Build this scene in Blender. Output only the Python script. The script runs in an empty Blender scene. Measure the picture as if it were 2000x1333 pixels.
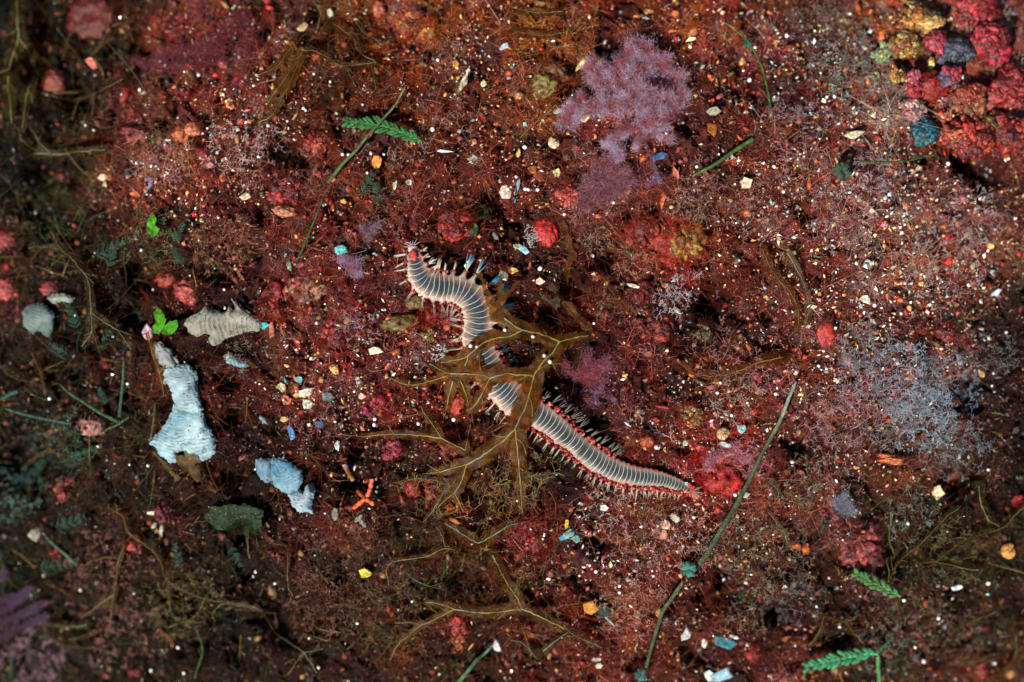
import bpy, math, random
import numpy as np
from mathutils import Vector, noise as mnoise

# ---------------------------------------------------------------- camera, sky, sun, exposure
SC = bpy.context.scene
COL = SC.collection
S = 0.00025            # metres on the reef per photo pixel (2000 px wide photo)
H = 0.75               # camera height above the reef's mean level
FOCUS = H - 0.002
cam_d = bpy.data.cameras.new("camera")
cam = bpy.data.objects.new("camera", cam_d); COL.objects.link(cam)
cam.location = (0, 0, H)
cam_d.sensor_width = 36.0
cam_d.lens = 36.0 * H / (2000 * S)
cam_d.clip_start = 0.01; cam_d.clip_end = 100
cam_d.dof.use_dof = True
cam_d.dof.focus_distance = FOCUS
cam_d.dof.aperture_fstop = 1.6
SC.camera = cam

SUN_EL, SUN_AZ = math.radians(54), math.radians(220)   # light comes from the lower left of the picture
world = bpy.data.worlds.new("World"); SC.world = world
world.use_nodes = True
wn = world.node_tree; wn.nodes.clear()
sky = wn.nodes.new("ShaderNodeTexSky"); sky.sky_type = 'NISHITA'; sky.sun_disc = False
sky.sun_elevation = SUN_EL; sky.sun_rotation = SUN_AZ
bg = wn.nodes.new("ShaderNodeBackground"); bg.inputs[1].default_value = 0.05
wo = wn.nodes.new("ShaderNodeOutputWorld")
wn.links.new(sky.outputs[0], bg.inputs[0]); wn.links.new(bg.outputs[0], wo.inputs[0])
sun_d = bpy.data.lights.new("sun", 'SUN'); sun_d.energy = 5.0; sun_d.angle = math.radians(0.6)
sun_d.color = (1.0, 0.93, 0.83)
sun = bpy.data.objects.new("sun", sun_d); COL.objects.link(sun)
# azimuth is clockwise from +Y: the light vector points from the sun to the reef
sd_ = Vector((math.sin(SUN_AZ) * math.cos(SUN_EL), math.cos(SUN_AZ) * math.cos(SUN_EL), math.sin(SUN_EL)))
sun.rotation_euler = sd_.to_track_quat('Z', 'Y').to_euler()
SC.view_settings.view_transform = 'Standard'; SC.view_settings.look = 'None'
SC.view_settings.exposure = 0.45; SC.view_settings.gamma = 1.0
SC.cycles.max_bounces = 6; SC.cycles.transparent_max_bounces = 12

rng = np.random.default_rng(7)
R = random.Random(11)

# ---------------------------------------------------------------- small maths
def lin(c):
    c = np.asarray(c, float) / 255.0
    return np.where(c <= 0.04045, c / 12.92, ((c + 0.055) / 1.055) ** 2.4)

def vnoise(x, y, seed=0):
    """value noise on arrays, range -1..1"""
    xi = np.floor(x).astype(np.int64); yi = np.floor(y).astype(np.int64)
    fx = x - xi; fy = y - yi
    fx = fx * fx * (3 - 2 * fx); fy = fy * fy * (3 - 2 * fy)
    def h(a, b):
        n = ((a & 0xFFFF) * 0x9E3779B1 + (b & 0xFFFF) * 0x85EBCA6B + seed * 0x27D4EB2F) & 0xFFFFFFFF
        for _k in (15, 13, 16): n = ((n ^ (n >> _k)) * 0x2C1B3C6D) & 0xFFFFFFFF
        return ((n >> 8) & 0xFFFF) / 32767.5 - 1.0
    return (h(xi, yi) * (1 - fx) + h(xi + 1, yi) * fx) * (1 - fy) + (h(xi, yi + 1) * (1 - fx) + h(xi + 1, yi + 1) * fx) * fy

def fbm(x, y, sc, oc=4, seed=0, ridge=False):
    a, t, s = 1.0, 0.0, 0.0
    for k in range(oc):
        v = vnoise(x / sc, y / sc, seed + k)
        if ridge: v = 1 - 2 * np.abs(v)
        t = t + a * v; s += a; a *= 0.5; sc *= 0.5
    return t / s

# ---------------------------------------------------------------- what grows where: the reef's local colours, with the shade of the dim left side painted in
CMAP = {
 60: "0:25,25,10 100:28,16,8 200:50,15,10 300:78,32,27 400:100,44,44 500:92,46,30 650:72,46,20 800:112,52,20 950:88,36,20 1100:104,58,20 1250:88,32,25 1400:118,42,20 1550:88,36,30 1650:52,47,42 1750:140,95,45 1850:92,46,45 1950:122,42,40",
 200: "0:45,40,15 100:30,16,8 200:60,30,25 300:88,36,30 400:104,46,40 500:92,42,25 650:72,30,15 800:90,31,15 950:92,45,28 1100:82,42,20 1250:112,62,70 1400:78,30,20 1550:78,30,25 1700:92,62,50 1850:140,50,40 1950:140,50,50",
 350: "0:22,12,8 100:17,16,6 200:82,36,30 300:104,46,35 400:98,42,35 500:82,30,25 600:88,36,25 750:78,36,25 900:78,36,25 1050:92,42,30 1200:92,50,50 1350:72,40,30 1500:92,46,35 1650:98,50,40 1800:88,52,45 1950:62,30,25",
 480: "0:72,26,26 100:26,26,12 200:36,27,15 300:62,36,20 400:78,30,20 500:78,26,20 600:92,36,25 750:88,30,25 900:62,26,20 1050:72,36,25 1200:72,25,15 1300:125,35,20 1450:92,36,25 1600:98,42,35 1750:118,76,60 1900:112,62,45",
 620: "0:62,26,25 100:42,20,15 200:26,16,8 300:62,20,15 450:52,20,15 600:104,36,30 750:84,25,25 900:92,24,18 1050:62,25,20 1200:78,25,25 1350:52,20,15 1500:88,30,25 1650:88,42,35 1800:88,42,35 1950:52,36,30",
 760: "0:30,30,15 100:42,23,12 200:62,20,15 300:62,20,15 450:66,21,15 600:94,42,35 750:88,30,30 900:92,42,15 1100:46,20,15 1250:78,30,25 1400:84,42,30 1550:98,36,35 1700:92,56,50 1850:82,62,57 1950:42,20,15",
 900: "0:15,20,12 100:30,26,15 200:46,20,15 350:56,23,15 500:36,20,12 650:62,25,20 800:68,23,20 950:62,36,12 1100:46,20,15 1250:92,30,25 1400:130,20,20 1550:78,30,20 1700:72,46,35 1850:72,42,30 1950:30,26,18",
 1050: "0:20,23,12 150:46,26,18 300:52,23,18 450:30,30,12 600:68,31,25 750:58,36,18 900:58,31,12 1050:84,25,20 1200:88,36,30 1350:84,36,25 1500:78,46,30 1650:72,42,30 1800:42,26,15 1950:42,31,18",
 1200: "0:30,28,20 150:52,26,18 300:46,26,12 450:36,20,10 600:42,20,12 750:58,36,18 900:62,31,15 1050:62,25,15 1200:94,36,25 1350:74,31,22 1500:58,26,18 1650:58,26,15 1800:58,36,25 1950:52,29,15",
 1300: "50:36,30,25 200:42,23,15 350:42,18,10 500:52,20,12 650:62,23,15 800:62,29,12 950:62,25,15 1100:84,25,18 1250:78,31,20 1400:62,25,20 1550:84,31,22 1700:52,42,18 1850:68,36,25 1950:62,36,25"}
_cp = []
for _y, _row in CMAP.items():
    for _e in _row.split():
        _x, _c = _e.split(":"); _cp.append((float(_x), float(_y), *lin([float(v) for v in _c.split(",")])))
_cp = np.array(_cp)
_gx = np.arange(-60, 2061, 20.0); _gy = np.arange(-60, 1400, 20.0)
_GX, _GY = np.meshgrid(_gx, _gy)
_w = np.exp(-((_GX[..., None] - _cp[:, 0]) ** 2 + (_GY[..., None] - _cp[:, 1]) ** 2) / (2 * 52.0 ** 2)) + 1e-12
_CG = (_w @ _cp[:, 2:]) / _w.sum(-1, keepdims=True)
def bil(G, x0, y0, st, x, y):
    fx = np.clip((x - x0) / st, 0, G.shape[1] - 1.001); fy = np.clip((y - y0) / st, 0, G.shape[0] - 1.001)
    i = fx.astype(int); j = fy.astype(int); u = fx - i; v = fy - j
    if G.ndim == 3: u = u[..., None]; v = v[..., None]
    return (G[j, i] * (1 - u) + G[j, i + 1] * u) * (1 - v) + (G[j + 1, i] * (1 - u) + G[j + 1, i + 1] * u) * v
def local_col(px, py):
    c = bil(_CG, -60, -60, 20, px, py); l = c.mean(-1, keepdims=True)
    c = l + (c - l) * 1.12; return np.maximum(c, 0.0008) * (l / 0.035) ** 0.6  # power deepens dark regions, painting the dim left side into the colour

# ---------------------------------------------------------------- relief of the reef (in px of the photo -> metres)
PITS = [(1192,100,22,16),(548,292,30,18),(585,320,22,12),(430,285,12,10),(1378,590,26,20),(1395,640,20,10),(1125,755,34,18),(1160,845,30,16),(1210,880,22,10),
 (1940,325,34,16),(1905,765,34,18),(1890,740,20,12),(1300,160,26,10),(1120,150,30,10),(268,560,22,14),(245,620,26,14),(245,525,22,14),(420,540,24,12),(400,560,14,10),
 (60,350,70,14),(110,170,40,14),(240,70,26,16),(10,100,30,14),(685,940,24,12),(460,1060,26,16),(930,1115,46,12),(870,1130,26,8),(1165,1060,24,12),(550,1240,40,12),
 (1890,940,30,12),(1745,1090,26,16),(1600,1050,22,10),(1450,1160,40,8),(0,920,60,16),(440,930,30,12),(170,700,22,12),(960,385,24,8),(980,420,26,8),(1180,490,26,12),(1340,230,26,10),
 (1700,190,22,8),(450,815,18,10),(430,750,18,10),(620,940,16,10),(900,840,18,8),(1110,560,20,8),(960,1290,20,8),(1820,300,20,8),(1375,1290,30,8),(1908,316,26,20),(1955,330,24,18),(1885,205,14,12),(1800,115,14,10),(1840,200,12,12),(1930,140,12,10),(1745,75,10,8),(905,460,14,8),(850,430,16,8),(500,420,18,10),(300,240,20,10),(780,500,18,8),(1500,620,18,8),(1560,880,22,10),(1250,700,18,8),(1080,620,18,8),(700,880,18,8),(1420,1120,20,10),(1520,1210,24,12),(1390,1190,22,6),(1100,290,16,6),(690,350,14,8),(700,80,26,6)]
MOUNDS = [(1250,200,110,9),(1900,150,120,8),(400,160,120,6),(1780,800,110,7),(1690,500,120,6),(900,600,90,2),(1250,1100,120,6),(400,400,90,5),(650,560,90,4),(1300,470,60,5),(620,1080,90,4),(1700,280,80,5)]
def relief(x, y):
    """x, y: metres"""
    px = x / S + 1000; py = 666.5 - y / S
    rx = (px - 1050) / 1000; ry = (py - 640) / 666
    r2 = rx * rx + ry * ry
    z = -0.021 * np.minimum(r2, 2.6) ** 1.15 - 0.006 * np.clip(-rx, 0, 1.3) ** 1.5
    for (a, b, r, h) in MOUNDS: z = z + h * 0.001 * np.exp(-((px - a) ** 2 + (py - b) ** 2) / (2.0 * r * r))
    wx = px + 14 * vnoise(px / 26, py / 26, 91); wy = py + 14 * vnoise(px / 26, py / 26, 92)
    for (a, b, r, d) in PITS:
        q = ((wx - a) ** 2 + (wy - b) ** 2) / (r * r)
        z = z - 1.35 * d * 0.001 * np.exp(-q * q * 0.6)
    z = z + 0.0042 * fbm(px, py, 130, 3, 3)
    return z
def detail(px, py):
    wx_ = px + 9 * vnoise(px / 19, py / 19, 5); wy_ = py + 9 * vnoise(px / 19, py / 19, 6)
    z = 0.0056 * fbm(wx_, wy_, 56, 3, 21) + 0.0040 * fbm(wx_, wy_, 24, 3, 33)
    c2 = np.abs(fbm(wx_ + 900, wy_ + 70, 38, 2, 47)); z = z - 0.0030 * np.exp(-(c2 / 0.06) ** 2)
    cz = np.abs(fbm(wx_ + 400, wy_, 74, 3, 44)); z = z - 0.0055 * np.exp(-(cz / 0.07) ** 2)
    # lumpy coralline knobs: rounded cells
    return z
X0, X1, Y0, Y1 = -420.0, 2420.0, -380.0, 1713.0
ST = 2.5
_rx = np.arange(X0 - 40, X1 + 41, 5.0); _ry = np.arange(Y0 - 40, Y1 + 41, 5.0)
_RX, _RY = np.meshgrid((_rx - 1000) * S, (666.5 - _ry) * S)
_RZ = relief(_RX, _RY)
def ground(x, y):
    return bil(_RZ, X0 - 40, Y0 - 40, 5.0, np.asarray(x) / S + 1000, 666.5 - np.asarray(y) / S)
def W(px, py, dz=0.0):
    """point that stands dz (mm) above the reef and lies on the line of sight of photo pixel px, py"""
    px = np.asarray(px, float); py = np.asarray(py, float); dz = np.asarray(dz, float) * 0.001
    x = (px - 1000) * S; y = (666.5 - py) * S
    x0, y0 = x, y
    for _ in range(4):
        z = ground(x, y) + dz
        f = (H - z) / H
        x = x0 * f; y = y0 * f
    return np.stack([x, y, z], -1)
def topx(x, y, z):
    f = H / (H - z)
    return 1000 + x / S * f, 666.5 - y / S * f

# ---------------------------------------------------------------- materials
def new_mat(name):
    m = bpy.data.materials.new(name); m.use_nodes = True
    nt = m.node_tree; nt.nodes.clear()
    out = nt.nodes.new("ShaderNodeOutputMaterial")
    return m, nt, out
def N(nt, t, **kw):
    n = nt.nodes.new(t)
    for k, v in kw.items(): setattr(n, k, v)
    return n
def vc_mat(name, rough=0.6, spec=0.4, transl=0.0, transp=0.0, transp_col=(1, 1, 1), noise_sc=None, noise_amt=0.4, bump=0.0, bump_sc=3000, coat=0.0, speck=0.0, speck_sc=700, speck_col=(0.45, 0.38, 0.28)):
    """surface whose own colour is the 'col' attribute, broken up by procedural noise"""
    m, nt, out = new_mat(name)
    at = N(nt, "ShaderNodeAttribute"); at.attribute_name = "col"
    col = at.outputs["Color"]
    tc = N(nt, "ShaderNodeTexCoord")
    if noise_sc:
        nz = N(nt, "ShaderNodeTexNoise"); nz.inputs["Scale"].default_value = noise_sc; nz.inputs["Detail"].default_value = 4
        nt.links.new(tc.outputs["Object"], nz.inputs["Vector"])
        mr = N(nt, "ShaderNodeMapRange"); mr.inputs[1].default_value = 0.3; mr.inputs[2].default_value = 0.7
        mr.inputs[3].default_value = 1 - noise_amt; mr.inputs[4].default_value = 1 + noise_amt
        nt.links.new(nz.outputs["Fac"], mr.inputs[0])
        mx = N(nt, "ShaderNodeVectorMath", operation='SCALE')
        nt.links.new(col, mx.inputs[0]); nt.links.new(mr.outputs[0], mx.inputs["Scale"])
        col = mx.outputs[0]
    if speck:      # settled grit and pale encrustation
        vo = N(nt, "ShaderNodeTexVoronoi"); vo.inputs["Scale"].default_value = speck_sc; nt.links.new(tc.outputs["Object"], vo.inputs["Vector"])
        nb_ = N(nt, "ShaderNodeTexNoise"); nb_.inputs["Scale"].default_value = speck_sc * 0.25; nt.links.new(tc.outputs["Object"], nb_.inputs["Vector"])
        ml = N(nt, "ShaderNodeMath", operation='MULTIPLY'); nt.links.new(nb_.outputs["Fac"], ml.inputs[0]); ml.inputs[1].default_value = speck
        lt = N(nt, "ShaderNodeMath", operation='LESS_THAN'); nt.links.new(vo.outputs["Distance"], lt.inputs[0]); nt.links.new(ml.outputs[0], lt.inputs[1])
        mq = N(nt, "ShaderNodeMix", data_type='RGBA'); nt.links.new(lt.outputs[0], mq.inputs["Factor"]); nt.links.new(col, mq.inputs["A"]); mq.inputs["B"].default_value = (*speck_col, 1)
        col = mq.outputs["Result"]
    p = N(nt, "ShaderNodeBsdfPrincipled")
    p.inputs["Roughness"].default_value = rough; p.inputs["Specular IOR Level"].default_value = spec
    p.inputs["Coat Weight"].default_value = coat; p.inputs["Coat Roughness"].default_value = 0.15
    nt.links.new(col, p.inputs["Base Color"])
    if bump:
        bn = N(nt, "ShaderNodeTexNoise"); bn.inputs["Scale"].default_value = bump_sc; bn.inputs["Detail"].default_value = 3
        nt.links.new(tc.outputs["Object"], bn.inputs["Vector"])
        bp = N(nt, "ShaderNodeBump"); bp.inputs["Strength"].default_value = bump; bp.inputs["Distance"].default_value = 0.0006
        nt.links.new(bn.outputs["Fac"], bp.inputs["Height"]); nt.links.new(bp.outputs[0], p.inputs["Normal"])
    sh = p.outputs[0]
    if transl:
        tr = N(nt, "ShaderNodeBsdfTranslucent"); nt.links.new(col, tr.inputs["Color"])
        ms = N(nt, "ShaderNodeMixShader"); ms.inputs[0].default_value = transl
        nt.links.new(sh, ms.inputs[1]); nt.links.new(tr.outputs[0], ms.inputs[2]); sh = ms.outputs[0]
    if transp:
        tp = N(nt, "ShaderNodeBsdfTransparent"); tp.inputs["Color"].default_value = (*transp_col, 1)
        ms = N(nt, "ShaderNodeMixShader"); ms.inputs[0].default_value = transp
        nt.links.new(sh, ms.inputs[1]); nt.links.new(tp.outputs[0], ms.inputs[2]); sh = ms.outputs[0]
    nt.links.new(sh, out.inputs[0])
    return m
M_TURF = vc_mat("turf_filaments", 0.6, 0.15, transl=0.2)
M_FIL = vc_mat("pale_filaments", 0.5, 0.4, transl=0.3)
M_FLUFF = vc_mat("fluffy_red_algae", 0.7, 0.2, transl=0.4)
M_GRAIN = vc_mat("shell_grit", 0.22, 0.8)
M_CRUST = vc_mat("encrusting_sponge", 0.45, 0.5, noise_sc=520, noise_amt=0.85, bump=1.0, bump_sc=1300, speck=0.26, speck_sc=620, speck_col=(0.34, 0.2, 0.12))
M_SHELL = vc_mat("chalky_shell", 0.6, 0.3, noise_sc=900, noise_amt=0.55, bump=0.6, bump_sc=2200)
M_FAN = vc_mat("chalky_fan_algae", 0.75, 0.15, noise_sc=400, noise_amt=0.22, bump=0.05, bump_sc=3500, speck=0.3, speck_sc=420, speck_col=(0.10, 0.07, 0.06), transl=0.1)
M_BLADE = vc_mat("brown_algae_blade", 0.5, 0.3, transl=0.45, transp=0.6, transp_col=(0.93, 0.62, 0.27), noise_sc=220, noise_amt=0.5, speck=0.3, speck_sc=900, speck_col=(0.5, 0.45, 0.36))
M_VEIL = vc_mat("thin_brown_blade", 0.5, 0.3, transl=0.4, transp=0.62, transp_col=(0.9, 0.62, 0.32), noise_sc=220, noise_amt=0.5, speck=0.3, speck_sc=900, speck_col=(0.5, 0.45, 0.36))
M_RIB = vc_mat("brown_algae_midrib", 0.45, 0.4, transl=0.3, noise_sc=420, noise_amt=0.35)
M_GREEN = vc_mat("green_algae", 0.6, 0.25, transl=0.3, noise_sc=500, noise_amt=0.45, bump=0.3, bump_sc=1500, speck=0.26, speck_sc=700, speck_col=(0.36, 0.34, 0.28))
M_BRIS = vc_mat("glassy_bristle", 0.3, 0.6, transl=0.4)
M_GILL = vc_mat("red_gill", 0.35, 0.5, transl=0.15, noise_sc=1500, noise_amt=0.3)

# ---------------------------------------------------------------- objects
def mesh_np(name, V, F, col=None, mat=None, parent=None, smooth=True, uv=None):
    """F: (n,3) or (n,4) array"""
    V = np.asarray(V, np.float32).reshape(-1, 3); F = np.asarray(F, np.int32)
    me = bpy.data.meshes.new(name)
    k = F.shape[1]
    me.vertices.add(len(V)); me.vertices.foreach_set("co", V.ravel())
    me.loops.add(F.size); me.loops.foreach_set("vertex_index", F.ravel())
    me.polygons.add(len(F)); me.polygons.foreach_set("loop_start", np.arange(0, F.size, k, dtype=np.int32))
    me.polygons.foreach_set("use_smooth", np.full(len(F), smooth))
    if col is not None:
        col = np.asarray(col, np.float32)
        if col.ndim == 1: col = np.tile(col, (len(V), 1))
        a = me.attributes.new("col", 'FLOAT_COLOR', 'POINT')
        a.data.foreach_set("color", np.concatenate([col, np.ones((len(V), 1), np.float32)], 1).ravel())
    if uv is not None:
        a = me.attributes.new("seg", 'FLOAT_VECTOR', 'POINT'); a.data.foreach_set("vector", np.asarray(uv, np.float32).ravel())
    me.update(calc_edges=True)
    if mat: me.materials.append(mat)
    o = bpy.data.objects.new(name, me); COL.objects.link(o)
    if parent is not None: o.parent = parent
    return o
def tag(o, label=None, cat=None, group=None, kind=None):
    if label: o['label'] = label
    if cat: o['category'] = cat
    if group: o['group'] = group
    if kind: o['kind'] = kind
    return o
def recentre(o, c):
    """put a mesh object's origin at c (world) with its mesh moved back"""
    me = o.data; n = len(me.vertices); a = np.empty(n * 3, np.float32); me.vertices.foreach_get("co", a)
    a = a.reshape(-1, 3) - np.asarray(c, np.float32); me.vertices.foreach_set("co", a.ravel()); me.update()
    o.location = Vector([float(v) for v in c]); return o
def empty(name, loc, label=None, cat=None, group=None):
    o = bpy.data.objects.new(name, None); o.empty_display_size = 0.005; COL.objects.link(o)
    o.location = Vector([float(v) for v in loc]); return tag(o, label, cat, group)
def part(name, V, F, col, mat, root, smooth=True, uv=None):
    return mesh_np(name, np.asarray(V) - np.array(root.location), F, col, mat, root, smooth, uv)

class Acc:
    def __init__(s): s.V, s.F, s.C, s.n = [], [], [], 0
    def add(s, V, F, C):
        V = np.asarray(V, float).reshape(-1, 3); F = np.asarray(F)
        C = np.asarray(C, float)
        if C.ndim == 1: C = np.tile(C, (len(V), 1))
        if F.shape[1] == 3: F = np.concatenate([F, F[:, 2:3]], 1) if s.quad else F
        s.V.append(V); s.F.append(F + s.n); s.C.append(C); s.n += len(V)
    quad = False
    def get(s): return np.concatenate(s.V), np.concatenate(s.F), np.concatenate(s.C)

def ribbons(b, d, L, curl, w, c0, c1, K=3, side=None):
    """n curved tapering ribbons: b (n,3) base, d (n,3) direction, L (n) length, curl (n,3), w (n) width"""
    n = len(b); t = np.linspace(0, 1, K + 1)[None, :, None]
    P = b[:, None] + L[:, None, None] * (d[:, None] * t + curl[:, None] * t * t)
    if side is None:
        side = np.cross(d + curl * 0.5, rng.normal(size=(n, 3)) * 0.5 + np.array([0, 0, 1.0]))
    side = side / (np.linalg.norm(side, axis=1, keepdims=True) + 1e-9)
    ww = (w[:, None, None] * 0.5) * (1 - 0.75 * t)
    V = np.stack([P - side[:, None] * ww, P + side[:, None] * ww], 2)   # n,K+1,2,3
    C = c0[:, None] * (1 - t) + c1[:, None] * t
    C = np.repeat(C[:, :, None], 2, 2)
    base = (np.arange(n) * (K + 1) * 2)[:, None] + (np.arange(K) * 2)[None]
    F = np.stack([base, base + 1, base + 3, base + 2], -1).reshape(-1, 4)
    return V.reshape(-1, 3), F, C.reshape(-1, 3)

def tube(P, r, sides=6, flat=1.0, cap=True):
    """tube along points P (n,3) with radii r; flat squashes it vertically"""
    P = np.asarray(P, float); n = len(P); r = np.broadcast_to(np.asarray(r, float), (n,))
    T = np.gradient(P, axis=0); T /= np.linalg.norm(T, axis=1, keepdims=True) + 1e-12
    up = np.tile([0, 0, 1.0], (n, 1)); sd = np.cross(T, up)
    bad = np.linalg.norm(sd, axis=1) < 0.15
    if bad.any(): sd[bad] = np.cross(T[bad], [0.3, 1, 0.1])
    sd /= np.linalg.norm(sd, axis=1, keepdims=True) + 1e-12
    u2 = np.cross(sd, T)
    a = np.linspace(0, 2 * np.pi, sides, endpoint=False)
    V = P[:, None] + r[:, None, None] * (np.cos(a)[None, :, None] * sd[:, None] + flat * np.sin(a)[None, :, None] * u2[:, None])
    i = np.arange(n - 1)[:, None] * sides; j = np.arange(sides)[None]; j2 = (j + 1) % sides
    F = np.stack([i + j, i + j2, i + sides + j2, i + sides + j], -1).reshape(-1, 4)
    return V.reshape(-1, 3), F

def smooth_line(pts, n=None, step=3.0):
    """Catmull-Rom through pts (m,k)"""
    p = np.asarray(pts, float)
    if len(p) == 2: p = np.stack([p[0], (p[0] + p[1]) / 2, p[1]])
    q = np.concatenate([[2 * p[0] - p[1]], p, [2 * p[-1] - p[-2]]])
    out = []
    for i in range(1, len(q) - 2):
        m = max(2, int(np.linalg.norm(q[i + 1, :2] - q[i, :2]) / step))
        t = np.linspace(0, 1, m, endpoint=False)[:, None]
        out.append(0.5 * ((2 * q[i]) + (-q[i - 1] + q[i + 1]) * t + (2 * q[i - 1] - 5 * q[i] + 4 * q[i + 1] - q[i + 2]) * t * t + (-q[i - 1] + 3 * q[i] - 3 * q[i + 1] + q[i + 2]) * t ** 3))
    out.append(q[-2][None])
    return np.concatenate(out)

_ICO = {}
def ico(sub):
    if sub not in _ICO:
        import bmesh
        bm = bmesh.new(); bmesh.ops.create_icosphere(bm, subdivisions=sub, radius=1.0)
        V = np.array([v.co[:] for v in bm.verts]); F = np.array([[v.index for v in f.verts] for f in bm.faces]); bm.free()
        _ICO[sub] = (V, F)
    return _ICO[sub]
def n3(P, sc, off):
    return np.array([mnoise.noise(Vector((p[0] * sc + off, p[1] * sc - off, p[2] * sc + 2 * off))) for p in P])

# ================================================================ THE REEF SURFACE
def axis_coords(a, b, st, out):
    core = np.arange(a, b + 0.1, st); g = st * 1.28 ** np.arange(1, 27)
    g = np.cumsum(g); return np.concatenate([(a - g)[::-1], core, b + g])
_ax = axis_coords(X0, X1, ST, 0); _ay = axis_coords(Y0, Y1, ST, 0)
GX, GY = np.meshgrid(_ax, _ay)
wx, wy = (GX - 1000) * S, (666.5 - GY) * S
gz = relief(wx, wy)
inside = np.clip(1 - np.maximum(np.abs(GX - 1000) - 1300, np.abs(GY - 666) - 950) / 150, 0, 1)
gz = gz + detail(GX, GY) * inside
PXt, PYt = topx(wx, wy, gz)
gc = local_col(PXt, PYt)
PT = np.array([lin(v) for v in ((118,52,18), (132,20,22), (150,76,80), (122,98,98), (72,60,20), (18,36,32), (86,26,22), (176,88,34), (40,80,34), (120,80,110))])
PT = PT / PT.mean(-1, keepdims=True)
PG = np.array([1.15, 0.95, 1.5, 1.5, 0.85, 0.22, 0.6, 1.9, 0.8, 1.3])
def patchwork(px, py):
    """which growth covers the spot: rust, crimson, pink, mauve grey, olive, near black, maroon, orange"""
    L_ = np.clip((520 - px) / 420, 0, 1) + 0.6 * np.clip((py - 980) / 300, 0, 1) * np.clip((1150 - px) / 400, 0, 1) + .7 * np.clip((px - 1500) / 300, 0, 1) * np.clip((py - 900) / 200, 0, 1)
    R_ = np.clip((px - 1350) / 350, 0, 1) * np.clip((1150 - py) / 300, 0, 1); T_ = np.exp(-((px - 950) / 350) ** 2 - ((py - 60) / 160) ** 2)
    wx_ = px + 16 * vnoise(px / 17, py / 17, 7); wy_ = py + 16 * vnoise(px / 17, py / 17, 8)
    b = [.03 + .3 * T_, .1 - .1 * L_, .0 + .05 * R_ - .15 * L_, -.2 + .27 * R_, -.22 + .42 * L_, -.12 + .22 * L_, .1, -.2 + .3 * T_, -.45 + .5 * L_, -.3 + .15 * L_ + .12 * R_]
    ws = [np.exp(9 * (fbm(wx_, wy_, 44, 3, 300 + 11 * k) + b[k])) for k in range(10)]
    ws = np.stack(ws, -1); ws /= ws.sum(-1, keepdims=True)
    return ws @ (PT * PG[:, None])
pw_ = patchwork(GX, GY); lm_ = gc.mean(-1, keepdims=True)
gc = gc * 0.35 + 0.65 * pw_ * lm_
gc = gc * (1.1 + 0.8 * fbm(GX, GY, 12, 3, 61))[..., None].clip(0.3, 2.2)
ny, nx = GX.shape
I = (np.arange(ny - 1)[:, None] * nx + np.arange(nx - 1)[None]).ravel()
F = np.stack([I, I + nx, I + nx + 1, I + 1], -1)
M_ROCK = vc_mat("encrusted_rock", 0.65, 0.15, noise_sc=1400, noise_amt=0.6, bump=0.9, bump_sc=2600)
ALB = 1.32
reef = mesh_np("seabed", np.stack([wx, wy, gz], -1).reshape(-1, 3), F, (gc * ALB * 0.32).clip(0, 0.8).reshape(-1, 3), M_ROCK)  # ground colour darkened as painted shade beneath the turf
tag(reef, "rocky seabed crusted with red, orange and dark growths", kind="structure")

def rand_region(n, m=(-230, 2230, -200, 1533)):
    return rng.uniform(m[0], m[1], n), rng.uniform(m[2], m[3], n)
def surf(px, py, lift=0.0):
    """point on the detailed surface straight below world position of flat px,py"""
    x = (px - 1000) * S; y = (666.5 - py) * S
    z = ground(x, y) + detail(px, py) + lift
    return np.stack([x, y, z], -1)
PAL = lambda *c: np.array([lin(v) for v in c])

# ---- turf: short hair-fine tufts, hundreds of thousands of filaments
def unit(v): return v / (np.linalg.norm(v, axis=-1, keepdims=True) + 1e-9)
nt_ = 92000; per = 10
tx, ty = rand_region(nt_)
dens = fbm(tx, ty, 45, 3, 101)
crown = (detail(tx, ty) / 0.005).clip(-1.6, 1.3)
dens_ = dens
keep = rng.random(nt_) < np.clip(0.7 + 0.5 * dens + 0.6 * crown, 0.08, 1); crown = crown[keep]; tx, ty = tx[keep], ty[keep]; nt_ = len(tx)
tl = 0.0021 * np.clip(1 + 0.6 * crown, .5, 1.7) * np.exp(rng.normal(0, 0.35, nt_)) * np.clip(1 + 0.8 * fbm(tx, ty, 60, 2, 111), 0.4, 2)
tb = surf(tx, ty)
pxp, pyp = topx(tb[:, 0], tb[:, 1], tb[:, 2])
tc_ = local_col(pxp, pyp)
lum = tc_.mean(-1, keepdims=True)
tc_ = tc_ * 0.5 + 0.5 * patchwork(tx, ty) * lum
frost = (np.clip((fbm(tx, ty, 30, 3, 191) - 0.05) * 3, 0, 1) * (0.35 + .65 * np.clip((pxp - 1250) / 400, 0, 1)))[:, None]
moss = np.clip((fbm(tx, ty, 38, 3, 171) - 0.15) * 4, 0, 1)[:, None]
tc_ = tc_ * (1 - moss * 0.5)
tc_ = tc_ * np.exp(rng.normal(0, 0.5, (nt_, 1)) + 0.75 * crown[:, None].clip(-1, 1))  # crown term paints shade into gaps and lightens the tops
rep = np.repeat(np.arange(nt_), per); n = len(rep)
th = rng.uniform(0, 2 * np.pi, n); el = rng.uniform(0.15, 1.3, n)
d = np.stack([np.cos(th) * np.cos(el), np.sin(th) * np.cos(el), np.sin(el)], -1)
L = tl[rep] * rng.uniform(0.5, 1.5, n)
cu = rng.normal(0, 0.8, (n, 3)); cu[:, 2] = -np.abs(cu[:, 2]) * 0.6
b = tb[rep] + np.concatenate([rng.normal(0, 0.0007, (n, 2)), np.zeros((n, 1))], 1)
sv = np.exp(rng.normal(0, .5, (n, 1))); c0 = tc_[rep] * ALB * 0.28 * sv; tip = rng.random((n, 1))  # roots darkened in colour, painted shade for depth
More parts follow.
